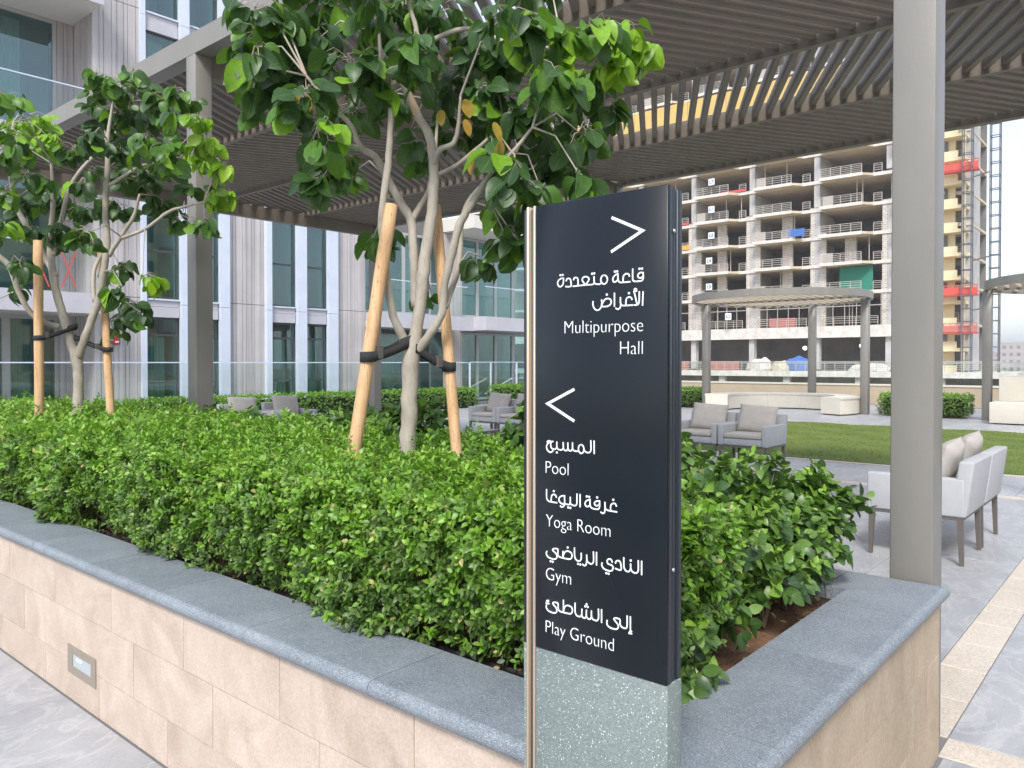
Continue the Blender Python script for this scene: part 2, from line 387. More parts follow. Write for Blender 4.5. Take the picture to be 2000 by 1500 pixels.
# lawn
l = MB(); n = 30
for i in range(n+1):
    for j in range(n+1):
        l.v.append((12.56+7.58*i/n, -6+15.08*j/n, .02+.012*math.sin(i*1.3)*math.cos(j*1.7)))
for i in range(n):
    for j in range(n): l.f.append((i*(n+1)+j, (i+1)*(n+1)+j, (i+1)*(n+1)+j+1, i*(n+1)+j+1))
lawn = l.build('lawn', M['lawn'], kind='structure')
def tris_mesh(name, V, F, mats, tint=None, uv=None):
    me = bpy.data.meshes.new(name); nf = len(F); k = F.shape[1]
    me.vertices.add(len(V)); me.vertices.foreach_set('co', V.astype(np.float32).ravel())
    me.loops.add(nf*k); me.loops.foreach_set('vertex_index', F.astype(np.int32).ravel())
    me.polygons.add(nf); me.polygons.foreach_set('loop_start', (np.arange(nf)*k).astype(np.int32))
    me.polygons.foreach_set('loop_total', np.full(nf, k, np.int32))
    me.update(calc_edges=True)
    me.polygons.foreach_set('use_smooth', np.ones(nf, bool))
    if tint is not None:
        a = me.attributes.new('tint', 'FLOAT', 'POINT'); a.data.foreach_set('value', tint.astype(np.float32))
    if uv is not None:
        u = me.uv_layers.new(name='UVMap'); u.data.foreach_set('uv', uv[F.ravel()].astype(np.float32).ravel())
    for m_ in mats: me.materials.append(m_)
    return me
nb = 60000
bp_ = np.stack([rng.uniform(12.56, 20.1, nb), rng.uniform(-4, 9.05, nb), np.full(nb, .018)], 1)
an = rng.uniform(0, 6.28, nb); hh = rng.uniform(.012, .03, nb); ww = .004
V = np.zeros((nb, 3, 3)); V[:, 0] = bp_; V[:, 1] = bp_; V[:, 2] = bp_
V[:, 0, 0] += ww*np.cos(an); V[:, 0, 1] += ww*np.sin(an); V[:, 1, 0] -= ww*np.cos(an); V[:, 1, 1] -= ww*np.sin(an)
V[:, 2, 2] += hh; V[:, 2, 0] += rng.normal(0, .008, nb); V[:, 2, 1] += rng.normal(0, .008, nb)
put('grass', tris_mesh('grass', V.reshape(-1, 3), np.arange(nb*3).reshape(-1, 3), [M['lawn']]), kind='stuff', label='short green grass blades covering the lawn', cat='grass')

# ---------------------------------------------------------------- planter
PX0, PX1, PY0, PY1 = 1.39, 3.40, .70, 9.2
planter = thing('planter', 'long raised planter clad in beige stone with a blue grey granite coping', 'planter', (1.39, .70, 0))
def pc(o): o.location = Vector(o.location) - Vector(planter.location); return o
core = MB(); t = .02
core.box(PX0+.003, PX0+.24, PY0+.003, PY1, 0, .619); core.box(PX1-.24, PX1-.003, PY0+.003, PY1, 0, .619)
core.box(PX0+.24, PX1-.24, PY0+.003, PY0+.24, 0, .619); core.box(PX0+.24, PX1-.24, PY1-.2, PY1, 0, .60)
pc(core.build('masonry_core', M['grout'], planter))
rows = [(.0, .185), (.185, .41), (.41, .62)]
def tiles_y(x0, x1, m):
    for r, (z0, z1) in enumerate(rows):
        y = PY0 + (0 if x0 < 2 else 0); k = 0; step = .63
        first = [.33, .62, .20][r]
        while y < PY1-.05:
            L_ = first if k == 0 else step
            y1 = min(PY1, y+L_); e = random.uniform(-.0008, .0008)
            pc(bx('stone_tile', M[m], planter, x0+e, x1+e, y+.0016, y1-.0016, z0+.0016, z1-.0016)); y = y1; k += 1
tiles_y(PX0, PX0+t-.001, 'tile'); tiles_y(PX1-t+.001, PX1, 'tile_shaded')
for r, (z0, z1) in enumerate(rows):
    x = PX0+t; k = 0
    while x < PX1-t-.05:
        L_ = [.30, .60, .42][r] if k == 0 else .60
        x1 = min(PX1-t, x+L_); e = random.uniform(-.0008, .0008)
        pc(bx('stone_tile', M['tile_shaded'], planter, x+.0016, x1-.0016, PY0+e, PY0+t-.001+e, z0+.0016, z1-.0016)); x = x1; k += 1
# coping slabs with a rounded outer nose; profile runs outside -> inside
def coping_profile(width=.30, th=.05):
    pts = []
    r = .024
    for k in range(9):
        a = math.pi*1.5 - math.pi*k/8
        pts.append((r + math.cos(a)*r, th/2 + math.sin(a)*th/2))
    pts += [(width, th), (width, 0)]
    return pts                                          # (outward distance, z)
def coping_piece(origin, along, inward, L0, L1, m0=0, m1=0):
    """origin: outer corner; along/inward unit 2D; mitre m0/m1: +1 cuts the end back with depth"""
    pts = coping_profile(); s = MB(); k = len(pts)
    for L_, mt in ((L0+.0015, m0), (L1-.0015, m1)):
        for d, z in pts:
            l_ = L_ + mt*d
            s.v.append((origin[0]+along[0]*l_+inward[0]*d, origin[1]+along[1]*l_+inward[1]*d, .621+z+.0))
    for i in range(k):
        j = (i+1) % k; s.f.append((i, j, k+j, k+i))
    s.f += [tuple(range(k-1, -1, -1)), tuple(range(k, 2*k))]
    me = s.mesh('coping_slab'); bm = bmesh.new(); bm.from_mesh(me); bmesh.ops.recalc_face_normals(bm, faces=bm.faces[:])
    for f in bm.faces: f.smooth = len(f.verts) == 4 and not (abs(f.normal.z) > .999) and not (f.normal.z > -.3 and f.normal.dot(Vector((inward[0], inward[1], 0))) > .9)
    for e in bm.edges:
        if len(e.link_faces) == 2 and e.link_faces[0].smooth != e.link_faces[1].smooth: e.smooth = False
    bm.to_mesh(me); bm.free()
    return pc(put('coping_slab', me, M['coping'], planter))
OX, OY = PX0-.03, PY0-.03; OX1 = PX1+.03
js = [0, .38, 1.02, 1.66, 2.30, 2.94, 3.58, 4.22, 4.86, 5.5, 6.14, 6.78, 7.42, 8.06, PY1-OY]
for a, b in zip(js[:-1], js[1:]):
    coping_piece((OX, OY), (0, 1), (1, 0), a, b, 1 if a == 0 else 0)
    coping_piece((OX1, OY), (0, 1), (-1, 0), a, b, 1 if a == 0 else 0)
jx = [0, .37, .97, 1.57, OX1-OX]
for a, b in zip(jx[:-1], jx[1:]): coping_piece((OX, OY), (1, 0), (0, 1), a, b, 1 if a == 0 else 0, -1 if b > 2 else 0)
# soil
sm = MB(); nx, ny = 24, 90
for i in range(nx+1):
    for j in range(ny+1):
        sm.v.append((1.62+1.55*i/nx, .93+8.2*j/ny, .60+.025*math.sin(i*1.7+j*.9)*math.sin(j*1.3)+random.uniform(-.012, .012)))
for i in range(nx):
    for j in range(ny): sm.f.append((i*(ny+1)+j, (i+1)*(ny+1)+j, (i+1)*(ny+1)+j+1, i*(ny+1)+j+1))
pc(sm.build('soil', M['soil'], planter, True, kind='stuff'))
# recessed step light in the left face
sl_ = thing('step_light', 'square recessed step light with a taupe metal plate in the beige planter wall', 'wall light', (1.39, 3.73, .19))
fr = MB(); y0, y1, z0, z1 = -.155, .155, -.064, .064
fr.box(-.006, -.0005, y0, y1, z0, -.028); fr.box(-.006, -.0005, y0, y1, .030, z1); fr.box(-.006, -.0005, y0, -.105, -.028, .030); fr.box(-.006, -.0005, .10, y1, -.028, .030)
fr.build('cover_plate', mat('taupe_plate', (.27,.225,.18), .45), sl_)
bx('lens', mat('frosted_lens', (.40,.44,.46), .35), sl_, -.0030, -.0008, -.105, .10, -.028, .030)
bx('lamp', M['white'], sl_, -.0046, -.0032, .0, .06, .006, .018)

# ---------------------------------------------------------------- pergola
ZB, ZT = 4.29, 4.45
perg = thing('pergola', 'large taupe metal pergola with diagonal roof louvres over the seating terrace', 'pergola', (3.5, .8, 0))
def pp(o): o.location = Vector(o.location) - Vector(perg.location); return o
CY = [.815, 6.71, 12.53]; CXs = [3.515, 10.32]
for cx in CXs:
    for cy in CY:
        h = .08 if cx < 5 else .09
        me = rbox('column', cx-h, cx+h, cy-h, cy+h, 0, ZB, .006, 2)
        pp(put('column', me, M['column'], perg))
xl, xr, yn, yf = 3.435, 10.41, .73, 12.62
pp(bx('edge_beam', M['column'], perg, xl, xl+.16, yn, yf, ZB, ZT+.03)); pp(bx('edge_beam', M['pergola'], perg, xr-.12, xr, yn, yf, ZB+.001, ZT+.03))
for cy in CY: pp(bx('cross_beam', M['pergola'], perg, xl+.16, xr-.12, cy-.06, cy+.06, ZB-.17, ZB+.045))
bxs = [5.13, 6.87, 8.61]
for b in bxs:
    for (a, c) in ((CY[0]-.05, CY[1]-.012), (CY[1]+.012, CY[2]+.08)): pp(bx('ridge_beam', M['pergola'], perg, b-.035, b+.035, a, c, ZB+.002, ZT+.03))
strips = [(xl+.16, bxs[0]-.035, 1), (bxs[0]+.035, bxs[1]-.035, -1), (bxs[1]+.035, bxs[2]-.035, 1), (bxs[2]+.035, xr-.12, -1)]
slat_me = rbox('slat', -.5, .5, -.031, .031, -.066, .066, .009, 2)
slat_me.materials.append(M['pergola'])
tn = math.tan(R_(30)); ns = 0
for (a, c) in ((CY[0]-.05, CY[1]-.012), (CY[1]+.012, CY[2]+.08)):
    for (x0, x1, sg) in strips:
        y = a - (x1-x0)*tn
        while y < c + (x1-x0)*tn:
            p0 = [x0, y]; p1 = [x1, y + sg*(x1-x0)*tn]
            # clip in Y
            if sg > 0: lo, hi = p0, p1
            else: lo, hi = p1, p0
            ok = hi[1] > a+.05 and lo[1] < c-.05
            if ok:
                def at_y(yy): k = (yy-p0[1])/(p1[1]-p0[1]); return [p0[0]+(p1[0]-p0[0])*k, yy]
                q0 = list(lo) if lo[1] >= a else at_y(a); q1 = list(hi) if hi[1] <= c else at_y(c)
                L_ = math.hypot(q1[0]-q0[0], q1[1]-q0[1])
                if L_ > .12:
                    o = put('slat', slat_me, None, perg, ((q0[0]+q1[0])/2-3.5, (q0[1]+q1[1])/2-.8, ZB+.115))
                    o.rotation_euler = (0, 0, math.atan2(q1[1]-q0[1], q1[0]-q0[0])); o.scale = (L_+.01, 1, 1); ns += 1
            y += .1625
print('slats', ns)

# ---------------------------------------------------------------- wayfinding sign
sign = thing('wayfinding_sign', 'tall navy wayfinding sign with white arrows and text on a speckled green base', 'sign', (1.25, 1.0408, 0))
# local: x towards the planter, s = distance to the right of the left edge (world -Y), z up
def sb(name, m, x0, x1, s0, s1, z0, z1, r=.0015):
    return put(name, rbox(name, x0, x1, -s1, -s0, z0, z1, r, 1), M[m], sign)
ZS = .963; ZTOP = 1.871
sb('front_panel', 'navy', -.002, .016, .0365, .3423, ZS, ZTOP)
sb('base', 'terrazzo', .0, .054, .0365, .3423, 0, ZS-.001)
sb('back_panel', 'navy_side', .0375, .054, .0, .3410, ZS, ZTOP-.002)
sb('core', 'navy_side', .018, .0355, .004, .3395, ZS, ZTOP-.004)
sb('base_edge', 'terrazzo', .004, .054, .0, .0075, 0, ZS-.001)
sb('edge_panel', 'navy_side', .004, .0365, .0, .0072, ZS, ZTOP-.003)
sb('metal_strip', 'gold', .002, .040, .0085, .0145, 0, ZTOP+.002); sb('metal_strip', 'gold', .002, .040, .0260, .0320, 0, ZTOP+.002)
sb('dark_channel', 'frame_dark', .010, .034, .0150, .0255, 0, ZTOP-.003); sb('dark_channel', 'frame_dark', .006, .034, .0325, .0362, 0, ZTOP-.003)
for z in (1.79, 1.17):
    m_ = MB().tube([(.022, -.3400, z), (.022, -.3432, z)], .0035, 12); o = m_.build('screw', M['steel'], sign, True)
GL = json.loads('''{"a1":[[[[291.2,1715.5],[285.0,1715.9],[280.3,1711.8],[281.8,1707.2],[287.0,1706.3],[291.2,1709.2]],[[291.4,1715.9],[291.7,1705.6],[289.1,1701.3],[283.9,1700.5],[273.5,1700.7],[269.8,1703.0],[269.1,1707.2],[269.1,1723.9]],[[261.9,1711.3],[260.3,1714.9],[254.4,1716.2],[249.1,1712.2],[248.0,1701.3]],[[263.5,1700.7],[242.1,1700.8],[238.1,1703.8],[236.7,1710.4],[236.7,1717.3]],[[236.7,1717.3],[231.3,1715.8],[225.8,1710.2],[226.4,1703.7],[230.7,1702.5],[237.2,1706.6]],[[205.4,1717.2],[200.1,1714.8],[198.1,1708.4],[200.7,1702.6],[205.9,1700.2],[211.3,1702.9],[213.2,1709.2],[210.4,1715.0],[205.4,1717.2]],[[199.8,1703.2],[195.3,1700.7],[186.3,1701.7],[182.9,1704.8],[182.3,1716.1]],[[182.7,1704.8],[179.5,1701.2],[161.1,1701.3],[132.4,1700.4]],[[162.0,1701.6],[154.7,1710.5],[156.5,1716.0],[163.4,1717.3],[169.7,1714.2],[169.7,1709.4],[162.5,1701.6]],[[133.6,1713.1],[135.4,1716.6],[140.1,1717.2],[144.0,1714.1],[144.5,1701.1]],[[115.7,1712.3],[117.5,1715.9],[122.3,1716.7],[126.1,1713.9],[127.3,1701.3],[114.5,1701.1]],[[108.8,1718.3],[101.8,1717.5],[95.1,1712.6],[95.1,1705.7],[100.5,1701.5],[107.2,1705.0],[108.8,1710.7],[109.0,1718.4]]],[[283.7,1723.2],[289.1,1723.1],[229.9,1722.1],[235.1,1722.1],[177.8,1721.9],[182.9,1722.2],[101.2,1724.6],[106.9,1724.6]]],"a2":[[[[291.4,1680.5],[290.3,1655.8]],[[283.4,1680.9],[282.9,1661.2],[279.8,1657.3],[272.4,1656.7]],[[272.6,1680.7],[278.7,1658.2]],[[277.5,1685.6],[274.7,1687.1],[272.6,1685.2],[275.1,1683.7]],[[271.6,1681.8],[277.9,1682.9]],[[267.7,1667.4],[265.6,1671.1],[260.8,1672.3],[255.5,1668.9],[254.4,1657.3]],[[268.8,1656.9],[248.0,1657.0],[243.7,1659.5],[242.4,1664.1],[242.4,1672.4]],[[242.9,1661.3],[242.1,1654.0],[237.2,1650.6],[232.4,1652.6]],[[229.1,1681.4],[229.1,1656.5]],[[199.8,1670.0],[200.7,1665.3],[200.9,1657.8],[214.3,1657.6],[221.4,1662.4],[220.3,1669.8],[213.2,1672.1],[206.5,1669.6],[201.1,1661.5]],[[200.7,1659.2],[195.3,1652.4],[188.6,1650.9],[182.3,1655.8],[179.7,1663.5],[180.4,1668.2]]],[[261.0,1679.5],[211.8,1679.6]]],"a3":[[[[183.0,1398.1],[183.2,1373.7]],[[175.3,1398.2],[175.6,1379.7],[172.0,1375.1],[165.5,1374.6],[161.5,1376.7],[159.4,1379.2]],[[151.7,1388.7],[146.8,1385.0],[145.9,1378.2],[148.8,1373.1],[152.9,1371.7],[157.0,1374.3],[159.0,1379.8],[157.0,1386.4],[151.7,1388.7]],[[146.8,1376.3],[141.8,1375.2],[135.2,1375.7],[131.9,1379.2],[131.4,1391.0]],[[131.4,1379.9],[128.5,1375.2],[123.5,1375.2],[120.6,1378.4],[120.0,1390.2]],[[120.0,1379.0],[117.2,1374.8],[112.6,1374.8],[109.2,1377.9],[108.5,1390.1]],[[108.5,1379.2],[104.9,1375.2],[97.2,1375.3],[92.9,1378.5],[92.5,1390.1]],[[92.5,1380.1],[88.6,1375.4],[81.7,1375.6],[77.8,1378.8],[76.9,1384.2],[78.2,1389.1]],[[82.6,1390.7],[77.4,1390.1],[71.2,1391.1],[67.6,1388.4]],[[82.1,1390.4],[71.2,1386.6],[66.4,1380.0],[68.2,1372.5],[74.7,1368.2],[79.5,1369.2],[82.6,1371.5]]],[[92.5,1369.0]]],"a4":[[[[234.2,1277.6],[231.9,1281.5],[226.8,1282.1],[221.7,1277.6],[221.1,1267.4]],[[235.1,1266.8],[214.8,1267.4],[209.7,1269.9],[208.4,1275.2],[208.4,1281.9]],[[208.6,1271.3],[207.3,1262.6],[203.6,1260.1],[198.9,1261.9]],[[195.5,1283.0],[188.4,1281.9],[184.1,1277.9],[185.6,1274.1],[190.3,1273.1],[195.5,1276.9]],[[196.0,1283.2],[195.8,1271.4],[192.2,1266.6],[178.9,1266.9],[174.5,1270.4],[173.6,1275.8],[173.6,1283.8]],[[173.6,1283.4],[166.3,1280.6],[162.0,1275.3],[163.4,1270.2],[168.3,1268.8],[173.9,1272.7]],[[149.9,1290.7],[149.9,1266.2]],[[142.3,1290.7],[142.0,1271.3],[137.8,1267.2],[130.9,1267.6],[126.4,1270.3],[126.1,1275.9],[126.1,1282.4]],[[126.1,1272.7],[123.3,1267.5],[116.8,1267.5],[111.7,1267.7]],[[111.7,1283.7],[104.6,1282.5],[98.4,1277.7],[98.9,1271.2],[105.6,1267.0],[111.7,1267.7]],[[111.9,1283.7],[112.0,1267.0],[109.7,1262.6],[105.6,1260.5],[101.5,1262.0]],[[91.2,1278.5],[89.1,1282.4],[84.0,1283.5],[79.3,1279.6],[78.2,1267.9]],[[92.8,1267.6],[73.0,1268.0],[67.7,1271.7],[66.4,1277.4],[66.4,1291.5]]],[[227.3,1289.0],[190.3,1289.3],[165.8,1288.5],[171.6,1288.4],[120.8,1261.5],[126.4,1261.3],[84.8,1290.2]]],"a5":[[[[289.6,1182.1],[289.6,1157.3]],[[282.4,1181.9],[282.4,1163.4],[278.3,1158.3],[271.4,1158.5],[266.7,1162.7],[265.8,1173.1]],[[265.8,1163.6],[262.0,1158.1],[255.0,1158.7],[251.5,1164.1],[250.9,1172.1],[250.9,1182.2]],[[232.4,1169.2],[234.8,1173.5],[240.8,1174.5],[244.1,1169.9],[244.5,1158.1],[232.4,1158.8]],[[225.1,1169.8],[222.1,1174.4],[216.6,1174.0],[213.6,1169.9],[215.4,1165.1],[223.9,1163.5],[227.0,1159.9],[224.5,1153.4],[215.4,1151.8],[205.6,1154.2],[201.3,1159.6],[201.9,1164.4]],[[189.1,1182.5],[189.1,1158.1]],[[181.7,1182.3],[182.0,1163.6],[177.6,1158.2],[171.9,1158.8],[166.8,1162.7],[165.8,1173.5]],[[166.3,1164.2],[164.3,1154.4],[160.4,1151.9],[156.3,1153.6]],[[152.7,1175.1],[152.7,1164.0],[148.9,1159.2],[142.4,1159.2],[137.8,1163.7],[136.5,1173.0],[136.5,1183.1]],[[108.1,1171.7],[108.1,1158.3]],[[108.8,1163.2],[113.4,1171.5],[120.1,1174.2],[128.0,1172.2],[130.6,1166.8],[128.6,1161.1],[122.7,1158.6],[100.0,1159.1],[95.3,1163.2],[95.0,1173.8],[85.1,1173.7],[82.1,1169.8],[89.2,1165.5],[93.3,1159.7],[90.6,1154.4],[83.8,1152.1],[71.4,1153.9],[65.9,1159.6],[67.3,1165.3]]],[[266.1,1179.5],[211.8,1146.2],[216.9,1146.1],[145.2,1152.8],[150.8,1152.6],[119.8,1181.3],[76.9,1146.7],[82.1,1146.5]]],"a6":[[[[265.6,1073.7],[265.6,1049.4]],[[268.4,1046.6],[265.6,1047.0],[263.9,1044.2],[266.4,1042.9]],[[262.3,1042.1],[268.4,1042.5]],[[258.6,1073.7],[258.4,1055.4],[256.1,1050.1],[248.2,1049.8],[243.2,1054.0],[242.2,1063.7],[231.2,1064.0],[229.5,1060.7],[236.9,1054.5],[239.2,1050.2],[236.9,1044.9],[232.3,1042.9],[220.8,1043.2],[214.4,1046.7],[213.3,1051.3],[213.9,1055.8]],[[201.0,1073.7],[201.0,1049.1]],[[193.7,1073.2],[193.9,1056.0],[190.3,1050.3],[182.0,1050.4],[177.8,1054.5],[177.4,1066.3]],[[177.4,1055.4],[174.2,1049.8],[168.7,1049.6],[165.4,1053.9],[165.4,1065.3]],[[165.4,1054.9],[162.1,1049.2],[156.6,1049.5],[154.4,1053.5],[154.7,1065.1]],[[154.4,1054.5],[150.5,1049.7],[143.1,1049.6],[138.7,1054.2],[138.1,1064.2],[138.1,1073.8]],[[109.4,1073.7],[109.4,1050.7]],[[109.9,1052.3],[113.0,1061.1],[119.3,1065.4],[128.1,1064.2],[131.9,1058.9],[129.4,1051.8],[124.3,1049.7],[101.5,1049.5],[96.4,1053.6],[95.3,1064.5],[84.7,1064.6],[82.8,1061.1],[89.9,1055.3],[93.2,1049.8],[89.9,1044.5],[82.1,1042.9],[70.4,1045.1],[65.7,1050.4],[66.7,1055.8]],[[72.3,1064.2],[69.0,1065.6],[66.4,1062.5],[69.7,1060.7]],[[65.1,1058.6],[73.0,1059.4]]],[[165.7,1076.9],[162.7,1072.3],[168.5,1072.3]]],"arr1":[[[[224.3,1824.1],[290.0,1792.9],[223.1,1760.9]]],[]],"arr2":[[[[133.9,1496.4],[69.0,1466.5],[133.9,1435.0]]],[]]}''')
def smooth_poly(p, sharp=False):
    if len(p) < 3 or sharp: return [Vector(q) for q in p]
    out = []; P = [Vector(q) for q in p]; closed = (P[0]-P[-1]).length < .01
    n = len(P)
    for i in range(n-1):
        p0 = P[i-1] if i > 0 else (P[-2] if closed else P[0]); p1 = P[i]; p2 = P[i+1]
        p3 = P[i+2] if i+2 < n else (P[1] if closed else P[-1])
        a = (p2-p1).length
        # keep long straight runs straight
        t1 = (p2-p0)*.5; t2 = (p3-p1)*.5
        if t1.length > 1e-6: t1 = t1.normalized()*min(t1.length, a)
        if t2.length > 1e-6: t2 = t2.normalized()*min(t2.length, a)
        for k in range(6):
            t = k/6; h1 = 2*t**3-3*t*t+1; h2 = t**3-2*t*t+t; h3 = -2*t**3+3*t*t; h4 = t**3-t*t
            out.append(p1*h1+t1*h2+p2*h3+t2*h4)
    out.append(P[-1]); return out
def ribbon(s, pts, w_, x0, x1):
    """pts: (s mm, z mm) -> flat raised stroke"""
    pts = [p/1000 for p in pts]; n = len(pts); b = len(s.v)
    for i, p in enumerate(pts):
        d0 = (pts[i]-pts[i-1]).normalized() if i > 0 else None; d1 = (pts[i+1]-pts[i]).normalized() if i < n-1 else None
        d = (d0 or d1) if (d0 is None or d1 is None) else (d0+d1)
        d = d.normalized() if d.length > 1e-6 else d1
        nn = Vector((-d.y, d.x)); sc_ = 1
        if d0 is not None and d1 is not None: sc_ = min(3.0, 1/max(.3, nn.dot(Vector((-d1.y, d1.x)))))
        e = Vector((0, 0))
        if i == 0: e = -d*w_*.35
        if i == n-1: e = d*w_*.35
        for sg in (1, -1):
            q = p+e+nn*sg*w_/2*sc_
            s.v.append((x0, -q.x, q.y)); s.v.append((x1, -q.x, q.y))
    for i in range(n-1):
        a = b+i*4; c = a+4
        s.f += [(a, a+2, c+2, c), (a, c, c+1, a+1), (a+2, a+3, c+3, c+2)]
    s.f += [(b, b+1, b+3, b+2), (b+n*4-4, b+n*4-2, b+n*4-1, b+n*4-3)]
zx = 0
for k, (polys, dots) in GL.items():
    s = MB(); arrow = k.startswith('arr')
    for i, p in enumerate(polys): ribbon(s, smooth_poly(p, arrow), .0056 if arrow else .0027, -.0028-.00004*(i % 6), -.0018)
    for (a, b) in dots: s.tube([(-.0029, -a/1000, b/1000), (-.0018, -a/1000, b/1000)], .0023, 10)
    s.build('arrow' if arrow else 'arabic_lettering', M['white'], sign)
def text(body, s0, s1, z, cap, right=False):
    c = bpy.data.curves.new('lettering', 'FONT'); c.body = body; c.extrude = .0005; c.offset = -.019; c.resolution_u = 6
    o = bpy.data.objects.new('lettering', c); COL.objects.link(o); o.data.materials.append(M['white'])
    c.size = 1; bpy.context.view_layer.update()
    ref = bpy.data.curves.new('r', 'FONT'); ref.body = 'H'; ref.size = 1
    ro = bpy.data.objects.new('r', ref); COL.objects.link(ro); bpy.context.view_layer.update()
    hc = ro.dimensions.y; bpy.data.objects.remove(ro)
    k = cap/hc; bb = [v[0] for v in o.bound_box]; x0, x1 = min(bb), max(bb)
    sx = (s1-s0)/(x1-x0)
    o.parent = sign; o.rotation_euler = (R_(90), 0, R_(-90)); o.scale = (sx, k, 1)
    o.location = (-.0023, -(s0 - x0*sx), z)
for a in (('Multipurpose', .1117, .2914, 1.6075, .0252), ('Hall', .2420, .2909, 1.5653, .0250), ('Pool', .0642, .1215, 1.3250, .0250),
          ('Yoga Room', .0651, .2208, 1.2166, .0250), ('Gym', .0651, .1281, 1.1079, .0253), ('Play Ground', .0644, .2289, .9995, .0250)): text(*a)
# ---------------------------------------------------------------- foliage tools
CAMP = np.array([0, 0, 1.55]); FWn = np.array([.7599, .65, 0]); RTn = np.array([.65, -.7599, 0])
def leaf_template(kind):
    if kind == 'big':
        vs = [0, .10, .32, .60, .85, 1]; ws = [0, .27, .43, .40, .22, 0]; fold, droop = .16, .26
    elif kind == 'round':
        vs = [0, .07, .27, .55, .80, .95, 1]; ws = [0, .20, .42, .47, .36, .15, 0]; fold, droop = .26, .42
    elif kind == 'mid':
        vs = [0, .16, .42, .74, 1]; ws = [0, .15, .29, .22, 0]; fold, droop = .18, .22
    else:
        vs = [0, .45, 1]; ws = [0, .29, 0]; fold, droop = .2, .15
    C = [(0, v, -droop*v*v) for v in vs]; n = len(vs); V = list(C); uv = [(.5, v) for v in vs]
    Li, Ri = [], []
    for i in range(1, n-1):
        Li.append(len(V)); V.append((-ws[i], vs[i], fold*ws[i]-droop*vs[i]**2)); uv.append((.5-ws[i], vs[i]))
        Ri.append(len(V)); V.append((ws[i], vs[i], fold*ws[i]-droop*vs[i]**2)); uv.append((.5+ws[i], vs[i]))
    F = []
    m = n-2
    F.append((0, Li[0], 1, 1)) if False else None
    T = []
    T += [(0, 1, Li[0]), (0, Ri[0], 1), (n-1, Li[m-1], n-2), (n-1, n-2, Ri[m-1])]
    for i in range(m-1):
        a, b = 1+i, 2+i
        T += [(a, b, Li[i+1]), (a, Li[i+1], Li[i]), (a, Ri[i], Ri[i+1]), (a, Ri[i+1], b)]
    return np.array(V), np.array(T), np.array(uv)
def basis(D, N):
    D = D/np.linalg.norm(D, axis=1, keepdims=True)
    S = np.cross(D, N); S /= np.linalg.norm(S, axis=1, keepdims=True)+1e-9
    U = np.cross(S, D)
    return np.stack([S, D, U], 2)          # columns: side, along, normal
def leaves_mesh(name, P, D, N, size, tint, material, kind='mid', parent=None, origin=(0, 0, 0), width=1.0):
    V, T, uv = leaf_template(kind); B = basis(D, N); n = len(P)
    tv = V[None]*np.array([width, 1, 1]); curl = rng.uniform(.2, 2.0, (n, 1)); tv = np.repeat(tv, n, 0); tv[:, :, 2] *= curl
    W = np.einsum('nij,nkj->nki', B, tv)*size[:, None, None] + (P-np.array(origin))[:, None]
    F = (T[None]+(np.arange(n)*len(V))[:, None, None]).reshape(-1, 3)
    me = tris_mesh(name, W.reshape(-1, 3), F, [material], np.repeat(tint, len(V)), np.tile(uv, (n, 1)))
    return put(name, me, None, parent, kind='stuff')
LM = {}
def leaf_obj_mesh(kind, mname, width):
    key = (kind, mname, width)
    if key not in LM:
        ms = []
        for c in (.3, 1.0, 1.8):
            V, T, uv = leaf_template(kind); V = V*np.array([width, 1, c])
            ms.append(tris_mesh('leaf', V, T, [M[mname]], None, uv))
        LM[key] = ms
    return LM[key]
def leaf_objects(P, D, N, size, kind, mname, parent, origin, width=1.0):
    B = basis(D, N); ms = leaf_obj_mesh(kind, mname, width)
    for i in range(len(P)):
        o = bpy.data.objects.new('leaf', ms[i % 3]); COL.objects.link(o); o.parent = parent
        m = Matrix([[B[i, r, c]*size[i] for c in range(3)] + [P[i, r]-origin[r]] for r in range(3)] + [[0, 0, 0, 1]])
        o.matrix_basis = m
def pick_largest(P, size, n=300):
    v = P-CAMP; d = v@FWn; u = (v@RTn)/d; h = (P[:, 2]-1.55)/d
    vis = (d > .3) & (np.abs(u) < .66) & (h < .47) & (h > -.53)
    # hidden behind the sign
    vis &= ~((u > .012) & (u < .22) & (h < .21))
    sc_ = np.where(vis, size/d, 0); idx = np.argsort(-sc_)[:n]
    m = np.zeros(len(P), bool); m[idx] = True; return m & vis
def sprigs(base, axis, n_leaf, size, spread=.9, length=.07):
    """leaves in opposite pairs along short stems"""
    n = len(base); axis = axis/np.linalg.norm(axis, axis=1, keepdims=True)
    ref = rng.normal(size=(n, 3)); a = np.cross(axis, ref); a /= np.linalg.norm(a, axis=1, keepdims=True); b = np.cross(axis, a)
    P, D, N, S = [], [], [], []
    for k in range(n_leaf):
        t = (k//2+1)/(n_leaf/2); ang = (k % 2)*math.pi + (k//2)*math.pi/2 + rng.normal(0, .3, n)
        r = a*np.cos(ang)[:, None]+b*np.sin(ang)[:, None]
        sp = spread*(1.15-.55*t)
        d = axis*(1-.35*sp)+r*sp + rng.normal(0, .12, (n, 3)); d[:, 2] -= .05
        p = base+axis*(length*(t-.5))[..., None] if np.ndim(t) else base+axis*(length*(t-.5))
        P.append(p); D.append(d); nn = axis*1.0 + np.array([0, 0, .35]) + rng.normal(0, .25, (n, 3)); N.append(nn)
        S.append(size*(1.08-.4*abs(t-.45))*rng.uniform(.7, 1.2, n))
    return np.concatenate(P), np.concatenate(D), np.concatenate(N), np.concatenate(S), np.tile(np.arange(n), n_leaf)
def bumpf(a, b):
    return (np.sin(a*3.1+b*1.7)+np.sin(a*7.3-b*4.1+1)+.7*np.sin(a*12.7+b*9.2+2)+.5*np.sin(b*17+a*5))/3.2

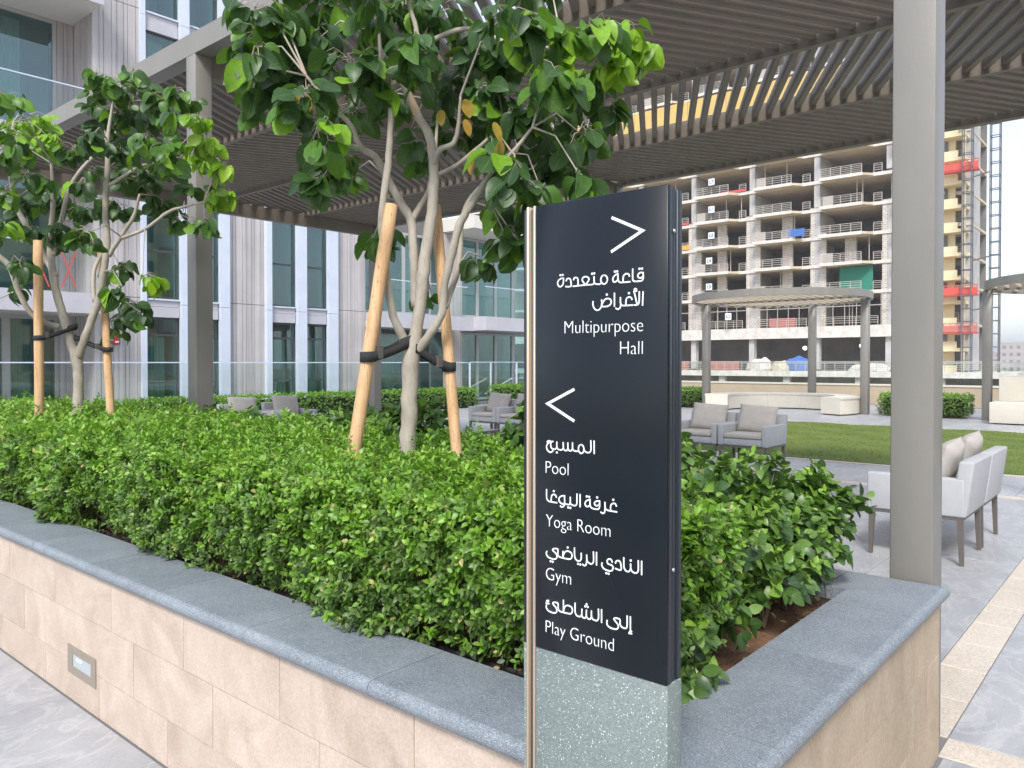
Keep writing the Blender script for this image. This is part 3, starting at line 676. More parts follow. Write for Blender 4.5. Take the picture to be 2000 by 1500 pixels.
M['litter'] = leaf_mat('dry_leaf_litter', [(0, (.16,.09,.04)), (.6, (.36,.25,.12)), (1, (.42,.36,.10))], .8, False, .05, .1)
# ---- clipped green hedge filling the planter
HX0, HX1, HY0, HY1, HZ = 1.60, 3.16, .98, 9.0, 1.13
hedge = thing('hedge', 'dense bright green small leaved hedge filling the long stone planter', 'hedge', (2.4, 2.0, .6))
ho = np.array([2.4, 2.0, .6])
def hedge_points():
    Ps, As, Ts = [], [], []
    def add(n, x, y, z, ax, tint): Ps.append(np.stack([x, y, z], 1)); As.append(ax); Ts.append(tint)
    def dens_y(n, p=1.6): return HY0+(HY1-HY0)*rng.uniform(0, 1, n)**p
    # top
    n = 15500; x = rng.uniform(HX0+.02, HX1, n); y = dens_y(n); b = bumpf(x*2, y*2)
    # the corner near the sign thins out towards the creeper
    keep = ~((x > 1.95) & (y < 1.75)) & ~((x > 2.3) & (y < 2.1))
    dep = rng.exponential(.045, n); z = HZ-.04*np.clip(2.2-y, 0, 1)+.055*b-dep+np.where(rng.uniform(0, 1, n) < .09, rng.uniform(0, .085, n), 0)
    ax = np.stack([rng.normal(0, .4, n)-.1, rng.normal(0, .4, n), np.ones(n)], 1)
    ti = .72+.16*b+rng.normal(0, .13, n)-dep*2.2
    add(n, x[keep], y[keep], z[keep], ax[keep], ti[keep])
    # left face, leaning out over the coping here and there
    n = 11500; y = dens_y(n, 1.5); z = .66+(HZ-.66)*rng.uniform(0, 1, n)**.85; b = bumpf(y*2.2, z*3.3)
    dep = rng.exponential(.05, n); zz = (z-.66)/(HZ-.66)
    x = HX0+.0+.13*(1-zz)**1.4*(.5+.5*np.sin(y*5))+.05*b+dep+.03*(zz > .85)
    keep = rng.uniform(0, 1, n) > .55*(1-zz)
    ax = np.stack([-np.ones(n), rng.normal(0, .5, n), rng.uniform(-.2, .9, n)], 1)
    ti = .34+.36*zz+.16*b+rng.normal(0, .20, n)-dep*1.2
    add(n, x[keep], y[keep], z[keep], ax[keep], ti[keep])
    # near end face
    n = 900; x = rng.uniform(HX0, 2.2, n); z = .66+(HZ-.66)*rng.uniform(0, 1, n); b = bumpf(x*3, z*3); dep = rng.exponential(.05, n)
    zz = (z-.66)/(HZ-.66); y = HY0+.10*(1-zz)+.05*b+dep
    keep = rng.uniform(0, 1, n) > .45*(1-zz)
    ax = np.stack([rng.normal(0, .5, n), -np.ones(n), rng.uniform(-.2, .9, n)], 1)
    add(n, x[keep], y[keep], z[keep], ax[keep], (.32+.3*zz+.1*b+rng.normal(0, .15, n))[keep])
    # inside
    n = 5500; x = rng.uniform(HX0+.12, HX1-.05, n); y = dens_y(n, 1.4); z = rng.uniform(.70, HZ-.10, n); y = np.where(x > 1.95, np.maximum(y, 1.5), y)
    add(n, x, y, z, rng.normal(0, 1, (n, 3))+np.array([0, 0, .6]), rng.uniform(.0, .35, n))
    return np.concatenate(Ps), np.concatenate(As), np.concatenate(Ts)
P, A, TI = hedge_points()
d = (P-CAMP)@FWn
nearm = d < 4.2
def hedge_part(mask, kind, nl, sz, ind):
    p, a, t = P[mask], A[mask], TI[mask]
    LP, LD, LN, LS, idx = sprigs(p, a, nl, sz, .95, .055)
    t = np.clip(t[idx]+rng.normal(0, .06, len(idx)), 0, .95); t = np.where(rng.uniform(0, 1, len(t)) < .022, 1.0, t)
    if ind:
        pk = pick_largest(LP, LS, 300)
        leaf_objects(LP[pk], LD[pk], LN[pk], LS[pk], kind, 'hedge_o', hedge, ho, .95)
        LP, LD, LN, LS, t = LP[~pk], LD[~pk], LN[~pk], LS[~pk], t[~pk]
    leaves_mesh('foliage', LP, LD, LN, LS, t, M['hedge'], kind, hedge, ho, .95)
hedge_part(nearm, 'mid', 8, .0285, True)
hedge_part(~nearm, 'small', 7, .043, False)
st = MB()
for i in range(300):
    y = 1.25+3.3*random.random()**1.4; x = random.uniform(1.68, 3.0) if random.random() < .6 else random.uniform(1.66, 1.85)
    x += .12; z = .6; p = [(x, y, z)]; dx, dy = random.uniform(-.7, .1), random.uniform(-1, 1)
    for k in range(4):
        z += .09; p.append((max(1.66, p[-1][0]+dx*.05+random.uniform(-.035, .035)), p[-1][1]+dy*.06+random.uniform(-.04, .04), z))
    st.tube(p, [.003, .0025, .002, .0016, .001], 4, False)
o = st.build('stems', M['twig'], hedge, True, kind='stuff'); o.location = -Vector(ho)

pipe = MB(); pts = [(1.76+.02*math.sin(y_*2.1)+.01*math.sin(y_*7), y_, .628+.006*math.sin(y_*5)) for y_ in np.arange(1.05, 8.8, .12)]
pipe.tube([(a-1.76, b-1.05, c-.62) for a, b, c in pts], .008, 8); o = pipe.build('irrigation_pipe', M['strap'], None, True, loc=(1.76, 1.05, .62), label='black irrigation pipe lying on the soil under the hedge', cat='pipe')
nl = 160; lp = np.stack([rng.uniform(1.67, 1.85, nl), rng.uniform(1.0, 6, nl), np.full(nl, .642)], 1); lp[120:] = np.stack([rng.uniform(1.7, 3.1, 40), rng.uniform(.98, 1.2, 40), np.full(40, .642)], 1)
ld = rng.normal(size=(nl, 3)); ld[:, 2] *= .1
lo = leaves_mesh('leaf_litter', lp, ld, np.tile([0., 0, 1], (nl, 1))+rng.normal(0, .25, (nl, 3)), rng.uniform(.02, .04, nl), rng.uniform(0, 1, nl), None or M['litter'], 'mid', planter, tuple(planter.location))
# ---- darker large leaved creepers along the back of the planter
def creeper(name, label, blobs, n_each, size, ind, bright=0.0, group=None):
    c0 = np.array([blobs[0][0], blobs[0][1], .6])
    t = thing(name, label, 'shrub', tuple(c0), group=group)
    Ps, As, Ti = [], [], []
    for (x, y, z, r, w_) in blobs:
        n = int(n_each*w_); v = rng.normal(size=(n, 3)); v /= np.linalg.norm(v, axis=1, keepdims=True); v[:, 2] = np.where(v[:, 2] < -.5, -v[:, 2], v[:, 2])
        rr = r*rng.uniform(.45, 1.08, n)**.6
        p = np.array([x, y, z])+v*rr[:, None]*np.array([1, 1, .85]); ok = p[:, 2] > .68
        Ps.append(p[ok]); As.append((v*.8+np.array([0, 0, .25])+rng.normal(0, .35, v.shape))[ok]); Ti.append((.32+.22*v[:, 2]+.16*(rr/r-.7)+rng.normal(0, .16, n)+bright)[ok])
    P_, A_, t_ = np.concatenate(Ps), np.concatenate(As), np.concatenate(Ti)
    LP, LD, LN, LS, idx = sprigs(P_, A_, 6, size, 1.0, .085)
    LD[:, 2] -= .25
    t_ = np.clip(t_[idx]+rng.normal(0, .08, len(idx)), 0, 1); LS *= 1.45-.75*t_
    if ind:
        pk = pick_largest(LP, LS, 300)
        leaf_objects(LP[pk], LD[pk], LN[pk], LS[pk], 'big', 'shrub_o', t, c0, .85)
        LP, LD, LN, LS, t_ = LP[~pk], LD[~pk], LN[~pk], LS[~pk], t_[~pk]
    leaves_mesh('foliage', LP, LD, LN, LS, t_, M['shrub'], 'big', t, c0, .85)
    s = MB()
    for (x, y, z, r, w_) in blobs:
        for k in range(7):
            if x > 3.12: continue
            a = random.uniform(0, 6.28); e = (x+r*.9*math.cos(a)-c0[0], y+r*.9*math.sin(a)-c0[1], z+r*random.uniform(0, .8)-.6)
            s.tube([(x-c0[0], y-c0[1], 0), (x-c0[0]+.3*(e[0]-x+c0[0]), y-c0[1]+.3*(e[1]-y+c0[1]), e[2]*.6), e], [.005, .004, .0015], 5, False)
    s.build('stems', M['twig'], t, True, kind='stuff')
creeper('creeper', 'dark green large leaved bushy creeper spilling over the planter corner right of the sign',
        [(2.55, 1.30, .84, .23, 1.5), (2.85, 1.28, .83, .25, 1.7), (3.08, 1.27, .82, .22, 1.5), (2.72, 1.6, .88, .24, 1.3), (3.0, 1.55, .87, .25, 1.4), (3.22, 1.38, .88, .18, .9), (2.30, 1.28, .84, .22, 1.4), (2.08, 1.25, .84, .20, 1.3), (2.05, 1.5, .90, .22, 1.2), (2.4, 1.6, .90, .24, 1.3), (2.7, 1.95, .9, .24, 1.2), (2.35, 1.9, .93, .22, 1.1), (3.05, 1.9, .88, .24, 1.2), (3.34, 1.14, .97, .08, .25), (3.40, 1.04, .95, .05, .12), (2.52, 1.72, 1.17, .11, .35), (2.55, 1.75, 1.30, .07, .15), (3.0, 1.28, 1.10, .08, .2), (2.78, 1.35, 1.10, .07, .15), (2.2, 1.13, .76, .13, .4), (1.95, 1.08, .74, .12, .35), (3.2, 1.18, 1.05, .07, .15), (3.2, 1.25, .88, .20, 1.1), (2.95, 1.14, .80, .14, .6), (3.15, 1.12, .84, .14, .6), (2.7, 1.12, .78, .13, .5), (3.36, 1.2, .88, .12, .4)], 105, .047, True, .14)
creeper('creeper', 'dark leaved creeper clump in the hedge between the tree and the sign', [(2.95, 2.05, 1.06, .22, 1), (3.05, 2.45, 1.04, .22, 1), (2.75, 1.95, 1.08, .14, .4), (3.15, 1.8, 1.03, .2, .7), (2.9, 2.3, 1.26, .09, .2)], 110, .055, False)
creeper('creeper', 'dark leaved creeper clump behind the left leaning stake of the middle tree', [(2.95, 3.45, 1.05, .24, 1), (3.0, 3.9, 1.02, .24, 1), (3.05, 4.4, 1.0, .22, .8), (2.8, 3.15, 1.05, .16, .5), (3.0, 3.2, 1.22, .09, .2)], 110, .055, False)
creeper('creeper', 'low creeper clump at the foot of the pergola column in the hedge', [(3.1, 5.2, 1.0, .2, .8), (3.1, 5.8, 1.0, .2, .8), (3.1, 6.5, 1.02, .2, .6)], 80, .055, False)

# ---- clipped box hedges on the terrace
def box_hedge(label, x0, x1, y0, y1, h, dens=420, leaf=.035, group='low clipped hedges round the terrace'):
    c = np.array([(x0+x1)/2, (y0+y1)/2, 0]); t = thing('clipped_hedge', label, 'hedge', tuple(c), group=group)
    area = (x1-x0)*(y1-y0)+h*2*((x1-x0)+(y1-y0)); n = int(area*dens)
    f = rng.uniform(0, 1, n)*area; P_ = np.zeros((n, 3)); A_ = np.zeros((n, 3))
    a1 = (x1-x0)*(y1-y0); ux, uy, uz = rng.uniform(x0, x1, n), rng.uniform(y0, y1, n), rng.uniform(.06, h, n)
    top = f < a1; fr = (~top) & (f < a1+h*2*(x1-x0)); sd = ~(top | fr)
    P_[top] = np.stack([ux, uy, np.full(n, h)], 1)[top]; A_[top] = (0, 0, 1)
    s = rng.uniform(0, 1, n) < .5
    P_[fr] = np.stack([ux, np.where(s, y0, y1), uz], 1)[fr]; A_[fr] = np.stack([0*ux, np.where(s, -1, 1), .4+0*ux], 1)[fr]
    P_[sd] = np.stack([np.where(s, x0, x1), uy, uz], 1)[sd]; A_[sd] = np.stack([np.where(s, -1, 1), 0*ux, .4+0*ux], 1)[sd]
    P_ += rng.normal(0, .03, (n, 3)); A_ = A_+rng.normal(0, .4, (n, 3))
    zz = P_[:, 2]/h; LP, LD, LN, LS, idx = sprigs(P_, A_, 5, leaf, .9, .05)
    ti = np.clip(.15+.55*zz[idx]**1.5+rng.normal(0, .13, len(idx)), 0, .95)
    LP[:, 2] = np.maximum(LP[:, 2], .03)
    leaves_mesh('foliage', LP, LD, LN, LS, ti, M['hedge'], 'small', t, c, 1.2)
    b = MB().box(x0+.09-c[0], x1-.09-c[0], y0+.09-c[1], y1-.09-c[1], .04, h-.08); b.build('filler_core', mat('dark_hedge_core', (.012, .018, .006), 1), t)  # solid near-black filler box inside the leaves

box_hedge('long low clipped hedge in front of the left building', 8.0, 19.7, 18.4, 19.1, .62, 240, .055)
box_hedge('short clipped hedge left of the sign by the glass gate', 20.9, 24.5, 18.3, 19.0, .68, 240, .055)
box_hedge('clipped hedge between the two round pavilions', 24.2, 25.2, 4.4, 6.6, .60, 300, .045)
box_hedge('clipped hedge left of the curved cream bench', 24.2, 25.4, 12.6, 15.5, .62, 260, .05)

# ---------------------------------------------------------------- trees
def world_pt(lat, fwd, z): return FW*fwd+RT*lat+Vector((0, 0, z))
def make_tree(label, base, limbs, clumps, n_per, leaf, ind, lime, stakes, straps, yellow=(), group='staked young trees in the planter'):
    t = thing('tree', label, 'tree', base, group=group); b0 = Vector(base)
    tr = MB(); br = MB(); tips = []
    for li, (pts, rad) in enumerate(limbs):
        P_ = [world_pt(*p) for p in pts]; Q = []; Rr = []
        for i in range(len(P_)-1):
            p0 = P_[max(i-1, 0)]; p1 = P_[i]; p2 = P_[i+1]; p3 = P_[min(i+2, len(P_)-1)]
            for k in range(5):
                s = k/5; s2, s3 = s*s, s*s*s
                q = .5*((2*p1)+(p2-p0)*s+(2*p0-5*p1+4*p2-p3)*s2+(3*p1-p0-3*p2+p3)*s3)
                r = rad[i]+(rad[i+1]-rad[i])*s; q = q+Vector((random.uniform(-1,1), random.uniform(-1,1), 0))*r*.10
                Q.append(q-b0); Rr.append(r*random.uniform(.94, 1.07))
        Q.append(P_[-1]-b0); Rr.append(rad[-1])
        (tr if li == 0 else br).tube(Q, Rr, 12 if rad[0] > .012 else 7)
    tr.build('trunk', M['bark'], t, True); br.build('branches', M['bark'], t, True)
    nodes = [world_pt(*p) for pts, rad in limbs for p in pts[1:] if p[2] > 1.9]
    tw = MB(); LP, LD, LN, LS, LT, LM_ = [], [], [], [], [], []
    for (lat, fwd, z, r, dn, tint) in clumps:
        c = world_pt(lat, fwd, z)
        if nodes:
            nd = min(nodes, key=lambda q: (q-c).length); mid = (nd+c)/2+Vector((0, 0, .04+.05*random.random()))
            if (nd-c).length < .95: tw.tube([nd-b0, mid-b0, c-b0], [.006, .004, .003], 5, False)
        nt_ = max(2, int(n_per*dn/5))
        for q in range(nt_):
            v = Vector((random.gauss(0, 1), random.gauss(0, 1), random.gauss(0, .9))).normalized()
            tip = c+v*r*random.uniform(.35, 1.0); tw.tube([c-b0, (c+tip)/2-b0+Vector((0, 0, .02)), tip-b0], [.003, .0025, .0015], 4, False)
            for k in range(6):
                s = random.uniform(.35, 1.05); p = c.lerp(tip, s)
                out = Vector((random.gauss(0, 1), random.gauss(0, 1), 0))*.8+v*.6; out.z = out.z*.3-random.uniform(.2, 1.5)
                pet = out.normalized()*random.uniform(.02, .05)
                tw.tube([p-b0, p+pet-b0], [.0012, .001], 3, False)
                LP.append(p+pet); LD.append(out); LN.append(Vector((random.gauss(0, .55), random.gauss(0, .55), .75))-FW*random.uniform(-.3, 1.1)+v*.5)
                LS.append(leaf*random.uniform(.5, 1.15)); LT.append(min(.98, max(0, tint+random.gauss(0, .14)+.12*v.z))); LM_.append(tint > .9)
    tw.build('twigs', M['bark'], t, True, kind='stuff')
    LP, LD, LN = (np.array([tuple(a) for a in L_]) for L_ in (LP, LD, LN)); LS = np.array(LS); LT = np.array(LT); LM_ = np.array(LM_)
    pk = pick_largest(LP, LS*np.where(LM_, 1.2, 1), 300)
    for mask, mn in ((pk & LM_, 'lime'), (pk & ~LM_, 'tree_o')):
        leaf_objects(LP[mask], LD[mask], LN[mask], LS[mask], 'round', mn, t, b0, .84)
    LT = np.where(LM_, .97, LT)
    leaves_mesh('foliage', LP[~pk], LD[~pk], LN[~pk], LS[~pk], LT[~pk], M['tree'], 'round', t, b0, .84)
    for (lat, fwd, z) in yellow:
        for k in range(1):
            p = np.array([tuple(world_pt(lat+random.uniform(-.03, .03), fwd, z+random.uniform(-.03, .03)))])
            leaf_objects(p, np.array([[random.uniform(-.4, .4), random.uniform(-.4, .4), -1]]), np.array([tuple(-FW+RT*random.uniform(-.9, .9)+Vector((0, 0, .4)))]), np.array([leaf*random.uniform(.7, 1.0)]), 'big', 'yellow_leaf', t, b0, random.choice((.6, .85)))
    return t
LIMBS_A = [([(-0.477, 3.57, 0.723), (-0.479, 3.57, 1.123), (-0.472, 3.57, 1.334), (-0.463, 3.57, 1.569), (-0.437, 3.57, 1.71), (-0.413, 3.57, 1.898), (-0.39, 3.57, 2.086), (-0.364, 3.57, 2.273), (-0.357, 3.57, 2.438), (-0.376, 3.57, 2.579), (-0.439, 3.57, 2.696), (-0.498, 3.57, 2.837), (-0.505, 3.57, 2.931), (-0.435, 3.57, 3.048), (-0.474, 3.57, 3.213), (-0.47, 3.57, 3.495)], [0.0399, 0.0376, 0.0364, 0.0399, 0.0282, 0.0294, 0.027, 0.0247, 0.0223, 0.02, 0.0188, 0.0176, 0.0153, 0.0117, 0.0094, 0.0047]), ([(-0.465, 3.57, 1.569), (-0.5, 3.57, 1.663), (-0.54, 3.54, 1.762), (-0.559, 3.51, 1.892), (-0.574, 3.49, 2.074), (-0.582, 3.47, 2.18), (-0.552, 3.45, 2.385), (-0.537, 3.43, 2.516), (-0.529, 3.41, 2.69), (-0.559, 3.37, 2.809), (-0.568, 3.32, 3.009)], [0.0282, 0.0211, 0.0188, 0.0188, 0.0164, 0.0153, 0.0164, 0.0141, 0.0117, 0.0094, 0.0047]), ([(-0.442, 3.57, 1.804), (-0.457, 3.62, 2.045), (-0.473, 3.65, 2.21), (-0.523, 3.65, 2.302), (-0.579, 3.62, 2.403), (-0.622, 3.57, 2.485), (-0.683, 3.52, 2.523), (-0.719, 3.47, 2.607), (-0.799, 3.42, 2.682), (-0.887, 3.37, 2.787)], [0.0211, 0.0211, 0.0211, 0.02, 0.0188, 0.0176, 0.0153, 0.0117, 0.0094, 0.0047]), ([(-0.473, 3.65, 2.21), (-0.432, 3.69, 2.293), (-0.396, 3.72, 2.377), (-0.372, 3.77, 2.562), (-0.362, 3.87, 2.843)], [0.0188, 0.0141, 0.0117, 0.0094, 0.0047]), ([(-0.442, 3.57, 1.592), (-0.377, 3.54, 1.673), (-0.319, 3.51, 1.765), (-0.303, 3.49, 1.89), (-0.269, 3.47, 2.025), (-0.232, 3.45, 2.158), (-0.169, 3.42, 2.254), (-0.1, 3.39, 2.36), (0.0, 3.35, 2.449), (0.087, 3.32, 2.55)], [0.0258, 0.02, 0.0188, 0.0176, 0.0188, 0.0176, 0.0153, 0.0117, 0.0094, 0.0059]), ([(-0.305, 3.51, 1.799), (-0.25, 3.62, 1.998), (-0.231, 3.69, 2.249), (-0.159, 3.72, 2.377), (-0.037, 3.77, 2.45), (0.099, 3.77, 2.488)], [0.0164, 0.0141, 0.0117, 0.0106, 0.0082, 0.0047]), ([(-0.357, 3.57, 2.403), (-0.262, 3.62, 2.462), (-0.144, 3.65, 2.566), (-0.036, 3.67, 2.668), (0.073, 3.69, 2.747), (0.22, 3.72, 2.818)], [0.0117, 0.0106, 0.0094, 0.0082, 0.007, 0.0047]), ([(-0.362, 3.57, 2.438), (-0.329, 3.52, 2.506), (-0.264, 3.49, 2.528), (-0.24, 3.47, 2.591), (-0.225, 3.42, 2.716)], [0.0141, 0.0129, 0.0117, 0.0094, 0.0047]), ([(-0.505, 3.57, 2.861), (-0.574, 3.52, 2.923), (-0.625, 3.49, 3.026), (-0.648, 3.47, 3.143), (-0.685, 3.47, 3.349)], [0.0153, 0.0141, 0.0117, 0.0094, 0.0047]), ([(-0.683, 3.52, 2.523), (-0.742, 3.47, 2.511), (-0.787, 3.42, 2.518), (-0.816, 3.37, 2.539)], [0.0094, 0.0082, 0.007, 0.0047]), ([(-0.498, 3.57, 2.908), (-0.352, 3.57, 3.025), (-0.191, 3.62, 3.093), (0.0, 3.62, 3.022), (0.241, 3.67, 3.018), (0.435, 3.67, 2.97)], [0.0117, 0.0117, 0.0106, 0.0094, 0.007, 0.0047])]
CLUMPS_A = [(-1.091, 3.35, 2.901, 0.106, 1, 0.35), (-1.187, 3.607, 2.839, 0.082, 0.7, 0.5), (-1.047, 3.461, 3.071, 0.141, 1.1, 0.4), (-1.059, 3.657, 2.893, 0.141, 1.2, 0.25), (-0.943, 3.676, 3.044, 0.164, 1.3, 0.3), (-0.843, 3.205, 2.621, 0.129, 0.9, 0.2), (-0.769, 3.161, 2.513, 0.094, 0.6, 0.25), (-0.887, 3.853, 3.294, 0.164, 1.2, 0.35), (-0.687, 3.368, 2.809, 0.153, 1.1, 0.2), (-0.793, 4.019, 2.853, 0.129, 0.9, 0.3), (-0.606, 3.545, 3.061, 0.164, 1.2, 0.4), (-0.532, 3.853, 3.294, 0.164, 1.1, 0.25), (-0.619, 3.923, 2.887, 0.106, 0.6, 0.25), (-0.366, 3.277, 2.839, 0.141, 0.9, 0.2), (-0.339, 3.683, 3.193, 0.164, 1.2, 0.3), (-0.307, 3.891, 2.902, 0.129, 0.8, 0.15), (-0.174, 3.773, 3.084, 0.153, 1.2, 0.3), (-0.098, 3.714, 2.84, 0.141, 1.2, 0.2), (-0.021, 3.204, 2.979, 0.141, 1, 0.4), (0.025, 3.787, 3.015, 0.141, 1.1, 0.35), (0.024, 3.647, 2.697, 0.129, 1.1, 0.25), (0.157, 3.403, 3.001, 0.129, 1, 0.6), (0.188, 3.176, 2.716, 0.141, 1.2, 0.55), (0.204, 3.877, 2.744, 0.141, 1.2, 0.35), (0.35, 3.547, 3.039, 0.117, 1, 0.8), (0.531, 3.754, 3.163, 0.082, 0.9, 1), (0.627, 3.888, 3.131, 0.066, 0.7, 1), (0.518, 3.75, 3.001, 0.082, 0.7, 1), (0.387, 3.924, 2.939, 0.117, 1, 0.6), (0.252, 3.482, 2.874, 0.07, 0.5, 1), (0.453, 3.823, 2.802, 0.094, 0.8, 0.35), (0.301, 3.523, 2.588, 0.117, 1, 0.3), (0.259, 3.936, 2.555, 0.106, 0.9, 0.25), (0.102, 3.888, 2.594, 0.117, 1, 0.2), (0.276, 3.232, 2.332, 0.07, 0.5, 0.3), (0.021, 3.264, 2.319, 0.106, 0.8, 0.25), (-0.088, 3.332, 2.444, 0.094, 0.6, 0.2), (-0.156, 3.961, 2.77, 0.117, 0.8, 0.15), (-0.284, 3.919, 2.731, 0.082, 0.4, 0.3), (0.134, 3.403, 2.284, 0.07, 0.5, 0.25), (0.0, 3.576, 2.263, 0.082, 0.6, 0.35), (-0.034, 3.474, 2.128, 0.066, 0.5, 0.3), (0.023, 3.445, 2.089, 0.042, 0.3, 0.3), (-0.898, 3.641, 2.527, 0.075, 0.9, 0.2), (-0.862, 3.641, 2.419, 0.059, 0.6, 0.45), (-0.797, 3.91, 2.497, 0.042, 0.3, 0.6), (-0.784, 3.723, 2.549, 0.052, 0.3, 0.4), (-0.672, 3.93, 2.217, 0.033, 0.3, 0.5), (-0.692, 3.869, 2.156, 0.023, 0.2, 0.4), (-0.414, 3.982, 1.912, 0.028, 0.2, 0.3), (-1.075, 3.714, 3.426, 0.188, 1, 0.4), (-0.692, 3.287, 3.254, 0.211, 1, 0.4), (-0.51, 3.873, 3.609, 0.235, 1, 0.4), (-0.182, 3.96, 3.603, 0.211, 1, 0.4), (0.154, 3.91, 3.526, 0.188, 1, 0.5), (-0.519, 3.943, 2.712, 0.082, 0.4, 0.3), (-0.471, 3.975, 2.617, 0.042, 0.2, 0.3), (-0.155, 3.632, 2.047, 0.047, 0.2, 0.3), (-1.115, 3.389, 3.084, 0.07, 0.6, 0.5)]
LIMBS_B = [([(-3.37, 6.04, 0.787), (-3.37, 6.04, 1.224), (-3.366, 6.04, 1.423), (-3.378, 6.04, 1.562), (-3.433, 6.04, 1.761), (-3.513, 6.04, 2.019), (-3.552, 6.04, 2.218), (-3.576, 6.04, 2.456), (-3.552, 6.04, 2.774), (-3.564, 6.04, 3.092)], [0.0397, 0.0377, 0.0358, 0.0397, 0.0318, 0.0298, 0.0278, 0.0238, 0.0179, 0.0099]), ([(-3.37, 6.04, 1.582), (-3.274, 6.01, 1.799), (-3.184, 5.99, 2.015), (-3.121, 5.96, 2.248), (-3.083, 5.94, 2.48), (-3.085, 5.92, 2.711), (-3.065, 5.92, 3.022), (-3.076, 5.94, 3.242), (-3.029, 5.94, 3.535)], [0.0338, 0.0298, 0.0278, 0.0258, 0.0238, 0.0219, 0.0199, 0.0159, 0.0079]), ([(-3.513, 6.04, 1.828), (-3.594, 5.99, 1.857), (-3.673, 5.94, 1.933), (-3.728, 5.89, 2.085), (-3.765, 5.84, 2.272), (-3.828, 5.79, 2.361), (-3.927, 5.74, 2.562)], [0.0219, 0.0219, 0.0199, 0.0199, 0.0199, 0.0179, 0.0079]), ([(-3.537, 6.04, 2.218), (-3.654, 6.09, 2.383), (-3.837, 6.14, 2.653), (-3.931, 6.16, 2.839), (-3.983, 6.19, 3.171), (-3.982, 6.24, 3.471)], [0.0238, 0.0219, 0.0199, 0.0179, 0.0159, 0.0079]), ([(-3.56, 6.04, 2.377), (-3.547, 6.14, 2.673), (-3.494, 6.19, 2.967), (-3.346, 6.24, 3.192), (-3.248, 6.29, 3.28)], [0.0199, 0.0179, 0.0159, 0.0139, 0.0079]), ([(-3.082, 5.96, 2.366), (-2.968, 5.92, 2.508), (-2.855, 5.88, 2.645), (-2.786, 5.84, 2.81)], [0.0179, 0.0159, 0.0139, 0.0079]), ([(-2.968, 5.92, 2.493), (-2.771, 5.89, 2.558), (-2.574, 5.84, 2.676), (-2.459, 5.84, 2.714), (-2.305, 5.84, 2.753)], [0.0139, 0.0127, 0.0119, 0.0099, 0.0072]), ([(-3.065, 5.92, 2.886), (-2.926, 5.89, 2.957), (-2.766, 5.84, 3.022), (-2.574, 5.84, 3.06)], [0.0139, 0.0119, 0.0099, 0.006]), ([(-3.212, 5.99, 2.015), (-3.239, 6.04, 2.257), (-3.185, 6.09, 2.423)], [0.0159, 0.0159, 0.0119])]
